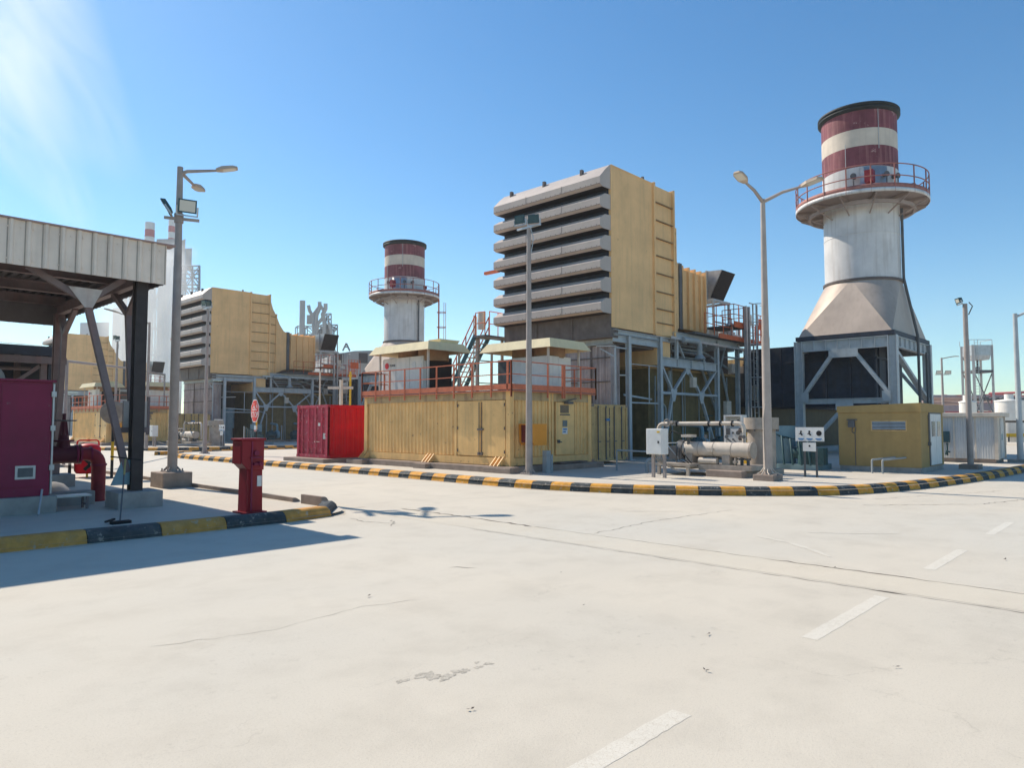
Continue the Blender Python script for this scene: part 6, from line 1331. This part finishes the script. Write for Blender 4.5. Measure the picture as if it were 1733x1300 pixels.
# ================================================================== CAMERA, LIGHT, AIR
cam = bpy.data.cameras.new('camera'); co = bpy.data.objects.new('camera', cam); COL.objects.link(co); S.camera = co
co.location = (0, 0, EYE); fwv = Vector((math.cos(YAW)*math.cos(PIT), math.sin(YAW)*math.cos(PIT), math.sin(PIT)))
co.rotation_euler = fwv.to_track_quat('-Z', 'Y').to_euler()
cam.sensor_width = 36; cam.lens = 36*F/1733; cam.clip_start = .05; cam.clip_end = 6000
EL = R(42.5); az = Vector((-.105, .994, 0)).normalized(); sun_to = Vector((az.x*math.cos(EL), az.y*math.cos(EL), math.sin(EL)))
sl = bpy.data.lights.new('sun', 'SUN'); so = bpy.data.objects.new('sun', sl); COL.objects.link(so); sl.energy = 5.0; sl.angle = R(.5); sl.color = (1, .90, .765)
so.rotation_euler = (-sun_to).to_track_quat('-Z', 'Y').to_euler(); so.location = (0, 0, 60)
w = bpy.data.worlds.new('World'); S.world = w; w.use_nodes = True; N = w.node_tree.nodes; L = w.node_tree.links
sky = N.new('ShaderNodeTexSky'); sky.sky_type = 'NISHITA'; sky.sun_disc = False; sky.sun_elevation = EL; sky.sun_rotation = math.atan2(az.x, az.y)
sky.altitude = 0; sky.air_density = 1.0; sky.dust_density = .25; sky.ozone_density = 2.5
tint = N.new('ShaderNodeMix'); tint.data_type = 'RGBA'; tint.blend_type = 'MULTIPLY'; tint.inputs[0].default_value = 1; tint.inputs[7].default_value = (1.0, 1.23, 1.19, 1)
hs = N.new('ShaderNodeHueSaturation'); hs.inputs['Saturation'].default_value = 1.33; L.new(sky.outputs[0], hs.inputs['Color']); L.new(hs.outputs[0], tint.inputs[6]); L.new(tint.outputs[2], N['Background'].inputs[0]); N['Background'].inputs['Strength'].default_value = .103
vs = S.view_settings; vs.view_transform = 'Standard'; vs.look = 'None'; vs.gamma = 1; vs.exposure = .32; vs.use_curve_mapping = False
S.cycles.use_denoising = True
S.cycles.max_bounces = 8

def volume(name, mb, dens, noise=None, aniso=.35, col=(.93, .95, .98)):
    m = bpy.data.materials.new(name); m.use_nodes = True; nt = m.node_tree; N = nt.nodes; L = nt.links; N.remove(N['Principled BSDF'])
    v = N.new('ShaderNodeVolumePrincipled'); v.inputs['Color'].default_value = (*col, 1); v.inputs['Anisotropy'].default_value = aniso; v.inputs['Density'].default_value = dens
    L.new(v.outputs[0], N['Material Output'].inputs['Volume'])
    if noise:
        tc = N.new('ShaderNodeTexCoord'); mp = N.new('ShaderNodeMapping'); mp.inputs['Scale'].default_value = noise[0]; mp.inputs['Rotation'].default_value = noise[3]; L.new(tc.outputs['Object'], mp.inputs[0])
        nz = N.new('ShaderNodeTexNoise'); nz.inputs['Scale'].default_value = 1; nz.inputs['Detail'].default_value = 4; nz.inputs['Distortion'].default_value = .6; L.new(mp.outputs[0], nz.inputs['Vector'])
        r = N.new('ShaderNodeMapRange'); r.inputs[1].default_value = noise[1]; r.inputs[2].default_value = noise[2]; r.inputs[3].default_value = 0; r.inputs[4].default_value = dens; L.new(nz.outputs['Fac'], r.inputs[0]); L.new(r.outputs[0], v.inputs['Density'])
    o = struct(name, mb, m, 'stuff'); return o
volume('haze', MB().box(-510, 910, -510, 910, -1, 120), .00035)

S.cycles.volume_bounces = 5; S.cycles.volume_step_rate = 1; S.cycles.volume_max_steps = 256
def plume(name, p0, p1, r0, r1, dens, sc, lo, hi):
    """a straight widening column of thin smoke: density fades to nothing at its hull"""
    p0, p1 = Vector(p0), Vector(p1); Lg = (p1-p0).length
    m = MB(); n = 24; m.loft([[(r*math.cos(2*math.pi*k/n), r*math.sin(2*math.pi*k/n), z) for k in range(n)] for z, r in ((0, r0), (Lg, r1))], True)
    o = volume(name, m, dens, None, .2, (1, .985, .96)); o.location = p0; o.rotation_euler = (p1-p0).to_track_quat('Z', 'Y').to_euler()
    nt = o.data.materials[0].node_tree; N = nt.nodes; L = nt.links; v = [k for k in N if k.type == 'PRINCIPLED_VOLUME'][0]
    tc = N.new('ShaderNodeTexCoord'); sx = N.new('ShaderNodeSeparateXYZ'); L.new(tc.outputs['Object'], sx.inputs[0])
    def math_(op, a, b=None, c=None):
        k = N.new('ShaderNodeMath'); k.operation = op
        for i, q in enumerate((a, b, c)):
            if q is None: continue
            if isinstance(q, (int, float)): k.inputs[i].default_value = q
            else: L.new(q, k.inputs[i])
        return k.outputs[0]
    x2 = math_('MULTIPLY', sx.outputs[0], sx.outputs[0]); y2 = math_('MULTIPLY', sx.outputs[1], sx.outputs[1]); rr = math_('SQRT', math_('ADD', x2, y2))
    R_ = math_('MULTIPLY_ADD', sx.outputs[2], (r1-r0)/Lg, r0); f = math_('SUBTRACT', 1.0, math_('DIVIDE', rr, R_)); f = math_('SMOOTH_MIN', math_('MULTIPLY', f, 2.2), 1.0, .3)
    f = math_('MAXIMUM', f, 0.0)
    e = math_('MINIMUM', math_('DIVIDE', sx.outputs[2], Lg*.15), 1.0)
    mp = N.new('ShaderNodeMapping'); mp.inputs['Scale'].default_value = sc; L.new(tc.outputs['Object'], mp.inputs[0])
    nz = N.new('ShaderNodeTexNoise'); nz.inputs['Scale'].default_value = 1; nz.inputs['Detail'].default_value = 8; nz.inputs['Roughness'].default_value = .62; nz.inputs['Distortion'].default_value = 1.1; L.new(mp.outputs[0], nz.inputs['Vector'])
    r = N.new('ShaderNodeMapRange'); r.inputs[1].default_value = lo; r.inputs[2].default_value = hi; L.new(nz.outputs['Fac'], r.inputs[0])
    L.new(math_('MULTIPLY', math_('MULTIPLY', r.outputs[0], math_('MULTIPLY', f, e)), dens), v.inputs['Density'])
    return o
d = 265
plume('smoke_plume', fpt(235, 320, d), fpt(-130, -160, d), 7, 54, .014, (.045, .045, .016), .38, .68)
plume('smoke_plume', fpt(165, 420, d+40), fpt(-60, 60, d+40), 5, 36, .019, (.05, .05, .02), .38, .68)
plume('smoke_bank', fpt(262, 690, 212), fpt(240, 420, 212), 13, 16, .14, (.07, .07, .05), .3, .65)
